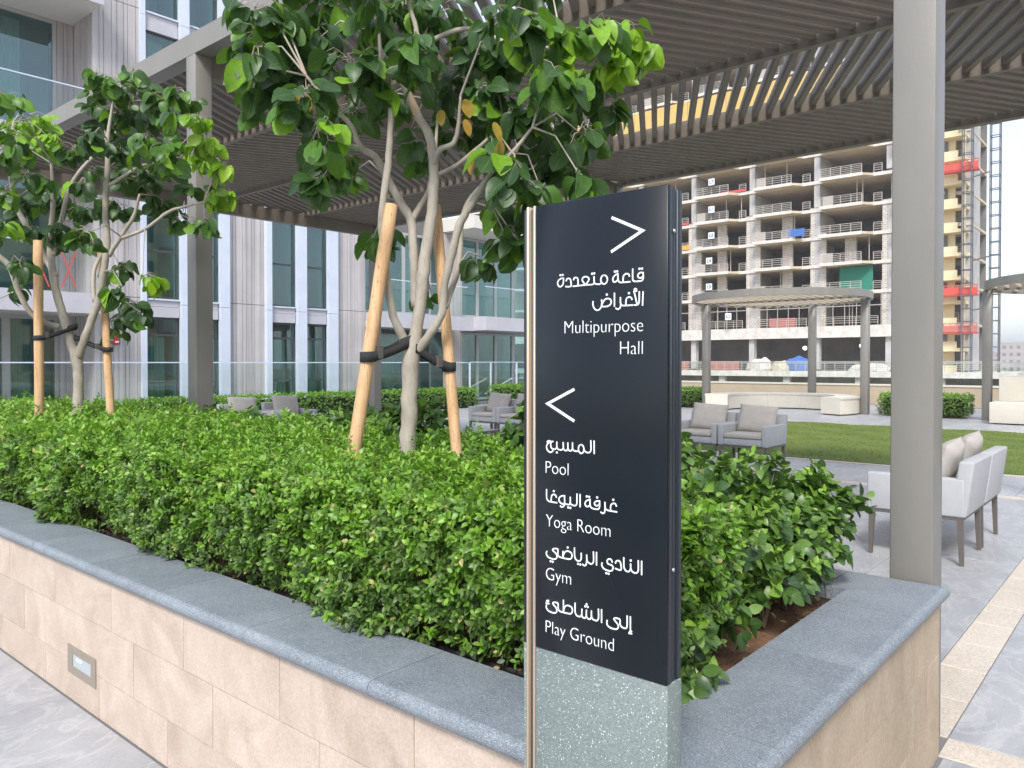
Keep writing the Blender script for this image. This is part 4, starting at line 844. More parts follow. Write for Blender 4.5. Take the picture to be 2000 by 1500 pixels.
CLUMPS_B = [(-3.603, 5.56, 3.445, 0.139, 0.8, 0.6), (-3.976, 6.429, 3.593, 0.159, 1, 1), (-3.939, 6.579, 3.511, 0.119, 0.8, 1), (-3.529, 5.587, 3.178, 0.159, 0.8, 0.9), (-3.751, 6.371, 3.365, 0.087, 0.6, 1), (-3.792, 5.942, 3.145, 0.139, 0.6, 0.5), (-3.498, 5.656, 2.919, 0.159, 0.8, 0.3), (-3.786, 5.813, 2.804, 0.159, 0.8, 0.2), (-3.96, 6.336, 2.834, 0.159, 0.9, 0.2), (-3.819, 6.45, 2.921, 0.159, 0.9, 0.2), (-3.607, 5.539, 2.527, 0.139, 0.7, 0.25), (-3.813, 6.166, 2.576, 0.139, 0.6, 0.25), (-3.499, 5.539, 2.272, 0.119, 0.5, 0.3), (-3.285, 6.28, 3.856, 0.119, 0.9, 0.5), (-2.927, 5.854, 3.641, 0.159, 1, 0.45), (-3.463, 6.459, 3.73, 0.111, 0.7, 0.3), (-3.457, 6.569, 3.616, 0.139, 0.9, 0.1), (-3.023, 6.046, 3.491, 0.159, 1, 0.15), (-3.099, 6.588, 3.904, 0.159, 0.9, 0.5), (-2.57, 5.831, 3.518, 0.159, 0.9, 0.45), (-2.329, 5.575, 3.468, 0.099, 0.6, 0.6), (-2.873, 6.15, 3.484, 0.179, 1, 0.2), (-2.381, 5.525, 3.251, 0.139, 0.8, 0.6), (-3.079, 5.707, 3.195, 0.127, 0.8, 0.08), (-3.321, 5.939, 3.183, 0.111, 0.6, 0.08), (-3.081, 6.162, 3.265, 0.159, 0.9, 0.25), (-2.645, 5.662, 3.126, 0.159, 1, 0.45), (-2.404, 5.537, 3.073, 0.139, 0.9, 0.7), (-2.608, 6.445, 3.555, 0.111, 0.8, 0.95), (-2.284, 5.835, 3.231, 0.119, 0.8, 1), (-2.669, 6.545, 3.307, 0.099, 0.6, 1), (-2.471, 6.476, 3.246, 0.099, 0.7, 1), (-2.176, 5.906, 3.038, 0.072, 0.5, 1), (-2.643, 5.996, 3.081, 0.119, 0.7, 0.6), (-2.872, 6.062, 3.018, 0.159, 0.9, 0.2), (-3.099, 6.198, 3.01, 0.139, 0.7, 0.2), (-2.83, 6.145, 2.836, 0.119, 0.6, 0.2), (-2.289, 6.105, 2.847, 0.111, 0.8, 1), (-2.396, 6.172, 2.922, 0.095, 0.6, 0.8), (-2.361, 6.525, 3.001, 0.064, 0.4, 1), (-2.507, 6.048, 2.935, 0.099, 0.4, 0.3), (-2.492, 5.964, 2.66, 0.099, 0.6, 0.2), (-2.749, 6.282, 2.802, 0.079, 0.4, 0.25), (-2.27, 5.751, 2.602, 0.072, 0.3, 0.3), (-3.179, 5.821, 2.921, 0.139, 0.6, 0.2), (-3.672, 6.566, 2.837, 0.139, 0.8, 0.2), (-3.191, 6.063, 2.779, 0.119, 0.6, 0.25), (-3.528, 6.093, 2.584, 0.139, 0.8, 0.3), (-2.987, 5.503, 2.466, 0.119, 0.6, 0.25), (-2.973, 5.947, 2.755, 0.111, 0.5, 0.2), (-3.084, 6.128, 2.308, 0.099, 0.6, 0.25), (-2.756, 5.512, 2.087, 0.111, 0.7, 0.2), (-3.003, 6.167, 2.029, 0.111, 0.7, 0.15), (-3.072, 6.185, 1.908, 0.099, 0.6, 0.15), (-2.632, 5.556, 2.164, 0.087, 0.6, 0.95), (-3.151, 6.18, 1.786, 0.056, 0.4, 0.2), (-2.863, 6.003, 1.937, 0.056, 0.3, 0.2), (-3.98, 6.237, 2.157, 0.079, 0.3, 0.3), (-4.022, 5.878, 3.321, 0.238, 1, 0.7), (-4.371, 6.268, 2.902, 0.238, 1, 0.3), (-3.4, 6.302, 2.537, 0.079, 0.3, 0.3)]

tree_a = make_tree('multi stemmed staked tree with glossy dark leaves and a few yellow ones behind the sign', (2.403, 2.683, .6), LIMBS_A, CLUMPS_A, 37, .108, True, True, None, None, [(-0.3, 3.45, 2.653), (-0.232, 3.45, 2.685), (-0.216, 3.45, 2.612), (-0.101, 3.27, 2.535), (-0.054, 3.27, 2.449), (-0.155, 3.37, 2.448), (-0.861, 3.27, 2.686)])
tree_b = make_tree('staked tree with lime green shoots in the left part of the planter', (2.399, 6.487, .6), LIMBS_B, CLUMPS_B, 35, .106, True, True, None, None)

STAKES = [([(-0.536, 3.47, 2.253), (-0.775, 3.385, 0.6)], .030, 'thick pine stake leaning left of the middle tree'), ([(-0.362, 3.69, 2.293), (-0.206, 3.547, 0.6)], .026, 'pine stake leaning right of the middle tree'),
          ([(-3.58, 5.89, 2.472), (-3.58, 5.89, 0.6)], .033, 'upright pine stake left of the left tree'), ([(-3.236, 6.14, 2.471), (-3.074, 6.011, 0.6)], .030, 'pine stake right of the left tree')]
STRAPS = [([(-0.634, 3.43, 1.575), (-0.481, 3.57, 1.644)], .0305, .045, 'black webbing strap tying the middle tree to its left stake'), ([(-0.293, 3.62, 1.529), (-0.442, 3.57, 1.616)], .0275, .042, 'black webbing strap tying the middle tree to its right stake'),
          ([(-3.577, 5.89, 1.736), (-3.409, 6.04, 1.82)], .034, .036, 'black webbing strap tying the left tree to its left stake'), ([(-3.151, 6.07, 1.65), (-3.358, 6.04, 1.733)], .031, .036, 'black webbing strap tying the left tree to its right stake')]

for (pts, r, lab) in STAKES:
    a, b = world_pt(*pts[0]), world_pt(*pts[1]); s = MB(); n = 14; b0 = Vector(b)
    s.tube([a.lerp(b, i/n)-b0+Vector((random.uniform(-1, 1), random.uniform(-1, 1), 0))*.0012 for i in range(n+1)], [r*(.93 if i == 0 else 1)*random.uniform(.985, 1.015) for i in range(n+1)], 16)
    me = s.mesh('tree_stake', True)
    for p in me.polygons:
        if len(p.vertices) > 4: p.use_smooth = False
    o = put('tree_stake', me, M['stake'], loc=tuple(b0), label=lab, cat='stake', group='pine stakes holding the trees')
for (pts, r, w_, lab) in STRAPS:
    a, b = world_pt(*pts[0]), world_pt(*pts[1]); t = thing('tree_strap', lab, 'strap', tuple(a), group='black straps tying trees to stakes')
    rg = MB(); n = 20; R2 = r*1.10
    def ring(c, rad, tilt, wd):
        g = MB()
        for i in range(n):
            th = 2*math.pi*i/n
            for (rr, zz) in ((rad, -wd/2), (rad+.003, -wd/2), (rad+.003, wd/2), (rad, wd/2)):
                x, y = rr*math.cos(th), rr*math.sin(th)
                g.v.append((c.x+x, c.y+y, c.z+zz+tilt*(x*RT.x+y*RT.y)))
        for i in range(n):
            j = (i+1) % n
            for k in range(4):
                k2 = (k+1) % 4; g.f.append((i*4+k, j*4+k, j*4+k2, i*4+k2))
        return g
    ring(Vector((0, 0, 0)), R2, .05, w_).build('stake_loop', M['strap'], t, True)
    dvec = b-a; hd = Vector((dvec.x, dvec.y, 0)).normalized(); side = Vector((-hd.y, hd.x, 0))
    s = MB(); L_ = dvec.length; m = 12
    for sgn in (-1, 1):
        base = len(s.v)
        for i in range(m+1):
            q = i/m; c = dvec*q + side*sgn*(R2*(1-q)+.030*q)+Vector((0, 0, -.010*math.sin(math.pi*q)))
            nn = side*sgn*.0015; up = Vector((0, 0, w_/2*(1-.15*math.sin(math.pi*q))))
            s.v += [tuple(c-nn-up), tuple(c+nn-up), tuple(c+nn+up), tuple(c-nn+up)]
        for i in range(m):
            for k in range(4):
                k2 = (k+1) % 4; A_ = base+i*4; s.f.append((A_+k, A_+4+k, A_+4+k2, A_+k2))
        s.f += [(base, base+1, base+2, base+3), (base+m*4+3, base+m*4+2, base+m*4+1, base+m*4)]
    s.build('band', M['strap'], t, True)
    ring(dvec, .030 if 'middle' in lab else .034, (.35 if dvec.dot(RT) > 0 else -.35), w_).build('trunk_loop', M['strap'], t, True)
    bk = MB(); c = dvec*.30-FW*(R2+.0); bk.box(c.x-.010, c.x+.014, c.y-.014, c.y+.010, c.z-w_*.62, c.z+w_*.62); bk.build('buckle', M['grey_metal'], t)
# ---------------------------------------------------------------- furniture
def pillow(name, w_, h_, t, m, parent, loc, tilt=0, rz=0):
    s = MB(); n = 12
    for sg in (1, -1):
        for i in range(n+1):
            for j in range(n+1):
                u, v = 2*i/n-1, 2*j/n-1
                k = max(0, (1-abs(u)**3.2)*(1-abs(v)**3.2))**.5
                pin = 1-.06*(abs(u)*abs(v))**3*0+.0
                x = u*w_/2*(1-.05*(1-abs(v)**2)*0)*(.97+.03*abs(v)**4); z = v*h_/2*(.97+.03*abs(u)**4)
                s.v.append((x, sg*(t/2*k+.004)+.007*k*math.sin(u*4+v*3+sg)*math.cos(v*5-u*2)+random.uniform(-.001, .001), z))
    m1 = (n+1)**2
    for i in range(n):
        for j in range(n):
            a = i*(n+1)+j; s.f.append((a, a+n+1, a+n+2, a+1)); s.f.append((m1+a, m1+a+1, m1+a+n+2, m1+a+n+1))
    per = [i*(n+1) for i in range(n+1)]+[n*(n+1)+j for j in range(1, n+1)]+[i*(n+1)+n for i in range(n-1, -1, -1)]+[j for j in range(n-1, 0, -1)]
    for a, b in zip(per, per[1:]+per[:1]): s.f.append((a, m1+a, m1+b, b))
    me = s.mesh(name, True); bm = bmesh.new(); bm.from_mesh(me); bmesh.ops.recalc_face_normals(bm, faces=bm.faces[:]); bm.to_mesh(me); bm.free()
    o = put(name, me, m, parent, loc); o.rotation_euler = (tilt, 0, rz); return o
def make_chair(label, W=.74, D=.70):
    """armchair facing local -Y; origin under its centre"""
    t = thing('armchair', label, 'armchair')
    x, y = W/2, D/2
    put('seat_base', rbox('seat_base', -x+.085, x-.085, -y+.01, y-.09, .375, .47, .012), M['fabric'], t)
    for s in (-1, 1): put('armrest', rbox('armrest', min(s*x, s*(x-.085)), max(s*x, s*(x-.085)), -y, y-.0, .37, .665, .016, 3), M['fabric'], t)
    bk = rbox('backrest', -x+.004, x-.004, y-.095, y+.012, .372, .80, .018, 3)
    for v in bk.vertices:
        if v.co.z > .5: v.co.y += (v.co.z-.5)*.18
    put('backrest', bk, M['fabric'], t)
    put('seat_cushion', rbox('seat_cushion', -x+.09, x-.09, -y-.005, y-.10, .473, .545, .025, 3), M['cushion'], t)
    pillow('back_cushion', W-.17, .42, .17, M['cushion'], t, (.01, y-.20, .725), R_(-18), R_(2)).rotation_euler.rotate_axis('Y', R_(3))
    fr = MB(); fr.box(-x+.012, x-.012, -y+.012, -y+.05, .345, .372); fr.box(-x+.012, x-.012, y-.05, y-.012, .345, .372)
    fr.box(-x+.012, -x+.05, -y+.05, y-.05, .345, .372); fr.box(x-.05, x-.012, -y+.05, y-.05, .345, .372); fr.build('leg_frame', M['leg'], t)
    for sx in (-1, 1):
        for sy in (-1, 1):
            cx, cy = sx*(x-.034), sy*(y-.034); s = MB()
            s.prism([(cx-.021, cy-.021), (cx+.021, cy-.021), (cx+.021, cy+.021), (cx-.021, cy+.021)], 0, .345)
            for i in range(4): vx = s.v[i]; s.v[i] = (cx+(vx[0]-cx)*.72, cy+sy*.012+(vx[1]-cy)*.72, 0)
            s.build('leg', M['leg'], t)
    return t
GR = 'grey upholstered armchairs on the terrace'
c1 = make_chair('armchair seen from behind, its left side hidden by the near pergola column'); c1['group'] = GR
c1.location = (7.05, 1.565, 0); c1.rotation_euler = (0, 0, math.pi)
dup(c1, 'armchair seen from behind, the one farther right from the near pergola column', (7.83, 1.565, 0), math.pi)
dup(c1, 'armchair facing us in front of the lawn, the one whole beside the coffee table', (10.78, 4.66, 0), -math.pi/2)
dup(c1, 'armchair just right of the sign with its arm against the next one', (10.78, 5.42, 0), -math.pi/2)
dup(c1, 'armchair beyond the tree, the one touching the left edge of the sign', (11.75, 9.80, 0), -math.pi/2)
dup(c1, 'armchair beyond the right stake of the middle tree with a plump grey cushion', (11.75, 10.55, 0), -math.pi/2)
dup(c1, 'armchair half hidden by the planter hedge, the one nearer the left pergola column', (7.55, 12.75, 0), 0)
dup(c1, 'armchair half hidden by the planter hedge, the one nearer the left leaning stake', (8.45, 12.75, 0), 0)
def table(label, x, y, w_=1.0, d_=.8, h=.40, top='paving'):
    t = thing('coffee_table', label, 'coffee table', (x, y, 0), group='low coffee tables')
    put('table_top', rbox('table_top', -w_/2+.03, w_/2-.03, -d_/2+.03, d_/2-.03, h-.022, h+.002, .003, 1), M['frame'], t)
    s = MB(); s.box(-w_/2, w_/2, -d_/2, -d_/2+.029, h-.05, h); s.box(-w_/2, w_/2, d_/2-.029, d_/2, h-.05, h); s.box(-w_/2, -w_/2+.029, -d_/2+.029, d_/2-.029, h-.05, h); s.box(w_/2-.029, w_/2, -d_/2+.029, d_/2-.029, h-.05, h)
    s.build('frame', M['leg'], t)
    for sx in (-1, 1):
        for sy in (-1, 1): bx('leg', M['leg'], t, sx*(w_/2-.025)-.022, sx*(w_/2-.025)+.022, sy*(d_/2-.025)-.022, sy*(d_/2-.025)+.022, 0, h-.051)
table('low coffee table behind the creeper in front of the pale armchairs', 8.25, 4.0, 1.1, .9)
table('dark low coffee table seen past the right stake of the middle tree', 9.75, 9.35, .8, .8, .38)

# ---------------------------------------------------------------- terrace edge: low wall and glass
wl = thing('parapet_wall', 'long low beige wall with a glass balustrade at the far edge of the terrace', 'wall', (30.4, 5, 0))
def rel(o, r): o.location = Vector(o.location)-Vector(r.location); return o
rel(bx('wall', M['parapet'], wl, 30.35, 30.65, -8, 40, 0, .70), wl); rel(bx('wall_cap', M['cream'], wl, 30.32, 30.68, -8, 40, .701, .76), wl)
y = -6.0
while y < 24:
    rel(bx('glass_pane', M['clear'], wl, 30.49, 30.51, y+.01, y+1.79, .762, 1.53), wl); y += 1.8
rel(bx('handrail', M['steel'], wl, 30.475, 30.525, -6, 24, 1.532, 1.56), wl)
gb = thing('glass_balustrade', 'frameless glass balustrade with a thin rail in front of the left building', 'balustrade', (15, 19.5, 0))
x = 3.4
while x < 20.3:
    rel(bx('glass_pane', M['clear'], gb, x+.012, x+1.388, 19.50, 19.516, .05, 1.535), gb); x += 1.4
rel(bx('handrail', M['alu'], gb, 3.4, 20.35, 19.490, 19.526, 1.537, 1.565), gb); rel(bx('base_channel', M['frame'], gb, 3.4, 20.35, 19.47, 19.55, 0, .049), gb)
gt = thing('gate', 'framed glass gate with sloping stair handrails left of the sign', 'gate', (21.6, 19.5, 0))
for x in (20.42, 21.55, 23.05): rel(bx('post', M['alu'], gt, x, x+.05, 19.48, 19.53, 0, 1.55), gt)
rel(bx('handrail', M['alu'], gt, 20.48, 25, 19.485, 19.525, 1.552, 1.578), gt)
for x in (20.48, 21.61): rel(bx('glass_pane', M['clear'], gt, x, x+1.06, 19.5, 19.512, .1, 1.54), gt)
s = MB().bar((20.3, 20.1, .35), (21.55, 19.7, .95), .04).bar((21.9, 20.1, .35), (23.05, 19.7, .95), .04); rel(s.build('stair_rail', M['alu'], gt), gt)
al = thing('fire_alarm_sounder', 'small red fire alarm sounder on the cladding behind the left tree', 'fire alarm', (8.68, 20.94, 2.15))
put('housing', rbox('housing', -.09, .09, -.04, .05, -.13, .13, .02), M['alarm'], al); bx('lens', M['white'], al, -.05, .05, -.046, -.041, -.09, -.04)

# ---------------------------------------------------------------- round pavilions
def arc_pts(cx, cy, r, a0, a1, n): return [(cx+r*math.cos(a0+(a1-a0)*i/n), cy+r*math.sin(a0+(a1-a0)*i/n)) for i in range(n+1)]
def pavilion(label, cx, cy, cols, R=2.70, zb=3.47, zt=3.68):
    t = thing('pavilion', label, 'pavilion', (cx, cy, 0), group='round open pavilions on the terrace')
    n = 64; s = MB()
    for r, z in ((R, zb), (R, zt), (R-.10, zt), (R-.10, zb)): s.v += [(r*math.cos(2*math.pi*i/n), r*math.sin(2*math.pi*i/n), z) for i in range(n)]
    for k in range(4):
        for i in range(n):
            j = (i+1) % n; k2 = (k+1) % 4; s.f.append((k*n+i, k*n+j, k2*n+j, k2*n+i))
    me = s.mesh('ring_beam'); bm = bmesh.new(); bm.from_mesh(me); bmesh.ops.recalc_face_normals(bm, faces=bm.faces[:]); bm.to_mesh(me); bm.free()
    put('ring_beam', me, M['column'], t)
    rr = R-.10
    m = 19
    for i in range(m):
        y = -rr+.14+(2*rr-.28)*i/(m-1); hx = math.sqrt(rr*rr-y*y)
        bx('roof_slat', M['formwork'], t, -hx+.01, hx-.01, y-.035, y+.035, zb+.05, zb+.13)
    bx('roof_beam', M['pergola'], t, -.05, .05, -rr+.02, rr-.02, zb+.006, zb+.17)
    pass
    for (x, y) in cols: put('column', rbox('column', x-cx-.11, x-cx+.11, y-cy-.11, y-cy+.11, 0, zb+.002, .008, 1), M['column'], t)
    return t
pavilion('round pavilion whole in view with three columns behind the lawn', 24.25, 9.6, [(24.25, 12.1), (26.75, 9.45), (24.6, 7.12)])
pavilion('round pavilion cut off by the right edge of the picture', 24.25, 1.25, [(24.15, 3.88), (26.75, 1.2), (24.4, -1.25)])
def bench(label, cx, cy, a0, a1, r0, r1, h, segs, group=None):
    t = thing('stone_bench', label, 'bench', (cx, cy, 0))
    if group: t['group'] = group
    for k in range(segs):
        b0 = a0+(a1-a0)*k/segs+.0015; b1 = a0+(a1-a0)*(k+1)/segs-.0015
        o_ = arc_pts(0, 0, r1, b0, b1, 10); i_ = arc_pts(0, 0, r0, b0, b1, 10)[::-1]
        MB().prism(o_+i_, .04, h-.06).build('seat_block', M['cream'], t)
        o2 = arc_pts(0, 0, r1+.02, b0, b1, 10); i2 = arc_pts(0, 0, r0-.02, b0, b1, 10)[::-1]
        MB().prism(o2+i2, h-.058, h).build('seat_top', M['cream'], t)
    MB().prism(arc_pts(0, 0, r1-.05, a0+.02, a1-.02, 40)+arc_pts(0, 0, r0+.05, a0+.02, a1-.02, 40)[::-1], 0, .039).build('plinth', M['grey_metal'], t)
bench('curved cream stone bench under the round pavilion', 24.25, 9.55, R_(-114), R_(112), 1.62, 2.32, .53, 6)
t = thing('stone_bench', 'angular cream stone bench with a raised back at the right edge', 'bench', (24.3, 1.9, 0))
put('seat_block', rbox('seat_block', -1.6, 1.5, -1.9, 1.70, .03, .55, .012, 2), M['cream'], t); put('back_block', rbox('back_block', -.75, 1.5, -1.9, 1.62, .552, 1.18, .012, 2), M['cream'], t)

# ---------------------------------------------------------------- left apartment building
YF = 21.0
bd = thing('apartment_building', 'taupe ribbed apartment building with tall dark windows and glass balconies on the left', 'building', (12, 21, 0))
def bb(name, m, *a): return rel(bx(name, M[m], bd, *a), bd)
SILL = [3.28+3.83*k for k in range(-1, 5)]; SP = .50     # slab band: bottom = sill - SP
def ribbed(x0, x1, z0, z1, yf=YF, axis='x', name='cladding_panel'):
    s = MB(); x = x0; tot = x1-x0; k = 0
    pat = [.15, .018, .085, .018, .19, .02, .11, .018]
    while x < x1-1e-3:
        w_ = min(pat[k % 8], x1-x); dpt = (.0, .02, .006, .02, .003, .02, .008, .02)[k % 8]
        if axis == 'x': s.box(x, x+w_, yf+dpt, yf+.10, z0, z1)
        else: s.box(yf+dpt, yf+.10, x, x+w_, z0, z1)
        x += w_; k += 1
    rel(s.build(name, M['panel'], bd), bd)
def fin(x0, x1, z0, z1, m='alu', d=.14): bb('fin', m, x0, x1, YF-d, YF+.02, z0, z1)
def curtain(x0, x1, z0, z1, yy):
    s = MB(); n = 40
    for i in range(n+1):
        x = x0+(x1-x0)*i/n; y = yy+.05*math.sin(i*1.25)+.02*math.sin(i*3.1)
        s.v += [(x, y, z0), (x, y, z1)]
    for i in range(n): s.f.append((2*i, 2*i+2, 2*i+3, 2*i+1))
    rel(s.build('curtain', M['curtain'], bd, True), bd)
def window(x0, x1, z0, z1, tr, sub=None, yf=YF, cur=None, curh=None, dark='frame_dark'):
    o = rel(MB().box(x0, x1, yf+.06, yf+.11, z0, z0+.05).box(x0, x1, yf+.06, yf+.11, z1-.05, z1).box(x0, x0+.05, yf+.06, yf+.11, z0+.05, z1-.05).box(x1-.05, x1, yf+.06, yf+.11, z0+.05, z1-.05)
            .box(x0+.05, x1-.05, yf+.06, yf+.11, tr-.03, tr+.03).build('window', M[dark], bd), bd)
    def sub_(name, m, *a):
        q = bx(name, M[m], o, *a); q.location = Vector((-12, -21, 0))-o.location; return q
    sub_('glass', 'glass', x0+.05, x1-.05, yf+.08, yf+.09, z0+.05, tr-.03); sub_('glass', 'glass', x0+.05, x1-.05, yf+.08, yf+.09, tr+.03, z1-.05)
    if sub: sub_('transom', dark, x0+.05, x1-.05, yf+.065, yf+.105, sub-.02, sub+.02)
    if cur: curtain(x0+(x1-x0)*cur[0], x0+(x1-x0)*cur[1], z0+.1, (curh or z1-.08), yf+.45)
XW = [(8.17, 9.34, 'p'), (9.34, 9.47, 'f'), (9.50, 10.38, 'w'), (10.40, 10.66, 'f'), (10.68, 11.53, 'w'), (11.56, 11.84, 'f'), (11.84, 13.04, 'p'), (13.04, 13.22, 'f'), (13.26, 14.10, 'w'), (14.13, 14.46, 'f'), (14.48, 15.27, 'w'), (15.30, 15.66, 'f'), (15.66, 16.82, 'p')]
for k in range(0, 4):
    z0 = SILL[k] if k else 0.0; z1 = SILL[k+1]-SP
    if k == 0: z0 = .05
    for (x0, x1, ty) in XW:
        if ty == 'p': ribbed(x0, x1, SILL[k]+.008 if k else .02, SILL[k+1]-.008)
        elif ty == 'f': fin(x0, x1, SILL[k]-.14 if k else .02, SILL[k+1]-.15, d=.14 if x1-x0 > .15 else .09)
        else:
            window(x0, x1, z0, z1, (z0+1.30 if k else 2.30), 1.0 if k == 0 else None, cur=((0, .75) if k in (0, 2) and x0 < 12 else ((.05, .9) if k == 0 else (.0, .3))), curh=2.25 if k == 0 else None)
            bb('spandrel', 'spandrel', x0, x1, YF-.02, YF+.05, SILL[k+1]-SP, SILL[k+1]-.22); bb('spandrel', 'spandrel', x0, x1, YF+.0, YF+.05, SILL[k+1]-.21, SILL[k+1]-.05)
            bb('sill', 'alu', x0, x1, YF-.05, YF+.05, SILL[k+1]-.045, SILL[k+1]-.002)
bb('wall', 'room', 8.12, 16.85, YF+1.45, YF+1.55, 0, 18.6)
for k in range(5): bb('floor_slab', 'dark_in', 8.12, 16.85, YF+.12, YF+1.44, SILL[k]-.35 if k else -.02, SILL[k]-.05 if k else .02)
for x in (8.30, 9.42, 10.53, 11.7, 13.13, 14.3, 15.48, 16.7): bb('room_wall', 'room', x-.05, x+.05, YF+.13, YF+1.44, .03, 18.6)
# left return wall and recessed balcony bay
ribbed(YF+.11, YF+1.3, .02, 18.6, 8.165, 'y')
XL0 = 1.0
for k in range(0, 4):
    z0 = (SILL[k]+.02) if k else .02; z1 = SILL[k+1]-.52
    xs = [XL0, 2.6, 4.05, 5.45, 6.55, 7.75] if k == 0 else [XL0, 2.9, 4.6, 6.25, 7.75]
    for a, b in zip(xs[:-1], xs[1:]):
        o = rel(MB().box(a, a+.09, YF+1.20, YF+1.30, z0, z1).box(b-.09, b, YF+1.20, YF+1.30, z0, z1).box(a+.09, b-.09, YF+1.2, YF+1.3, z1-.1, z1).box(a+.09, b-.09, YF+1.2, YF+1.3, z0, z0+.1).build('window', M['frame'], bd), bd)
        g = bx('glass', M['glass'], o, a+.09, b-.09, YF+1.24, YF+1.255, z0+.1, z1-.1); g.location = Vector((-12, -21, 0))-o.location
        if (k+int(a)) % 2 == 0: curtain(a+.1, a+.1+(b-a)*.45, z0+.1, z1-.1, YF+1.65)
    ribbed(7.76, 8.16, z0, z1, YF+1.2)
    bb('floor_slab', 'spandrel', XL0-1, 8.158, YF-.62, YF+2.8, SILL[k+1]-.30, SILL[k+1]-.02)
    bb('balcony_fascia', 'spandrel', XL0-1, 8.20, YF-.66, YF-.622, SILL[k+1]-.52, SILL[k+1]-.20)
    bb('balcony_soffit', 'soffit', XL0-1, 8.158, YF-.60, YF+1.195, SILL[k+1]-.52, SILL[k+1]-.302)
    x = XL0
    while x < 8.0:
        bb('glass_balustrade', 'clear', x+.01, min(8.15, x+1.37), YF-.60, YF-.585, SILL[k+1]-.019, SILL[k+1]+1.12); x += 1.38
    bb('handrail', 'alu', XL0-1, 8.158, YF-.615, YF-.57, SILL[k+1]+1.122, SILL[k+1]+1.15)
bb('wall', 'room', XL0-1, 8.1, YF+2.81, YF+2.9, 0, 18.6)
bb('room_wall', 'room', 4.5, 4.6, YF+1.31, YF+2.8, 0, 18.6)
# red tape crosses on the first floor balustrade
for x in (6.75, 7.35):
    s = MB().bar((x-.16, YF-.606, 3.35), (x+.18, YF-.606, 4.25), .004, .03).bar((x+.17, YF-.612, 3.35), (x-.15, YF-.612, 4.2), .004, .03); rel(s.build('tape_cross', M['red'], bd), bd)
# right hand recessed bay and two storey wing
bb('cladding_return', 'panel', 16.83, 16.9, YF+.02, YF+1.3, .02, 18.6)
def wallwin(xs, z0, z1, yy, m='frame'):
    for a, b in zip(xs[:-1], xs[1:]):
        o = rel(MB().box(a, a+.07, yy, yy+.1, z0, z1).box(b-.07, b, yy, yy+.1, z0, z1).box(a+.07, b-.07, yy, yy+.1, z1-.09, z1).box(a+.07, b-.07, yy, yy+.1, z0, z0+.09).build('window', M[m], bd), bd)
        g = bx('glass', M['glass'], o, a+.07, b-.07, yy+.04, yy+.055, z0+.09, z1-.09); g.location = Vector((-12, -21, 0))-o.location
wallwin([16.95, 18.3, 19.6, 20.9], .05, 2.6, YF+1.0); wallwin([16.95, 18.2, 19.5, 20.9], 3.35, 6.4, YF+1.0)
curtain(17.1, 18.2, .2, 2.4, YF+1.4); curtain(19.7, 20.4, 3.4, 6.3, YF+1.4); curtain(18.7, 19.3, .2, 2.4, YF+1.4)
bb('floor_slab', 'spandrel', 16.91, 21.0, YF-.4, YF+2.4, 2.98, 3.26); bb('balcony_fascia', 'spandrel', 16.86, 21.75, YF-.44, YF-.402, 2.76, 3.28); bb('balcony_soffit', 'soffit', 16.91, 21.0, YF-.38, YF+.99, 2.77, 2.978)
for i in range(3): bb('glass_balustrade', 'clear', 16.95+i*1.5, 18.42+i*1.5, YF-.38, YF-.365, 3.262, 4.4)
bb('handrail', 'alu', 16.9, 21.5, YF-.395, YF-.35, 4.402, 4.43)
ribbed(20.95, 21.9, .02, 2.97, YF+.3); ribbed(20.95, 21.9, 3.3, 6.5, YF+.3)
wallwin([21.95, 23.0, 24.1, 25.2, 26.3], .05, 2.75, YF+.5); wallwin([21.95, 23.0, 24.1, 25.2, 26.3], 3.35, 6.5, YF+.5)
curtain(24.2, 25.1, .2, 2.6, YF+.95); curtain(22.2, 22.8, .2, 2.6, YF+.95)
bb('floor_slab', 'spandrel', 21.76, 27, YF-1.1, YF+2.4, 2.78, 3.30)
for i in range(4): bb('glass_balustrade', 'clear', 21.8+i*1.3, 23.07+i*1.3, YF-1.05, YF-1.035, 3.302, 4.42)
bb('handrail', 'alu', 21.78, 27, YF-1.065, YF-1.02, 4.422, 4.45)
bb('roof_slab', 'soffit', 20.9, 27.2, YF-1.3, YF+5, 6.52, 6.98)
bb('wall', 'room', 16.95, 27, YF+1.91, YF+2.0, 0, 6.5)
bb('roof_wall', 'dark_in', 16.9, 20.8, YF+1.05, YF+1.15, 6.41, 18.6)
bb('roof_wall', 'dark_in', 0, 16.9, YF+2.9, YF+3.0, 0, 18.7)
s = MB()
for x in (9.6, 12.5, 15.0): s.box(x, x+.04, 20.2, 20.24, 0, .3)

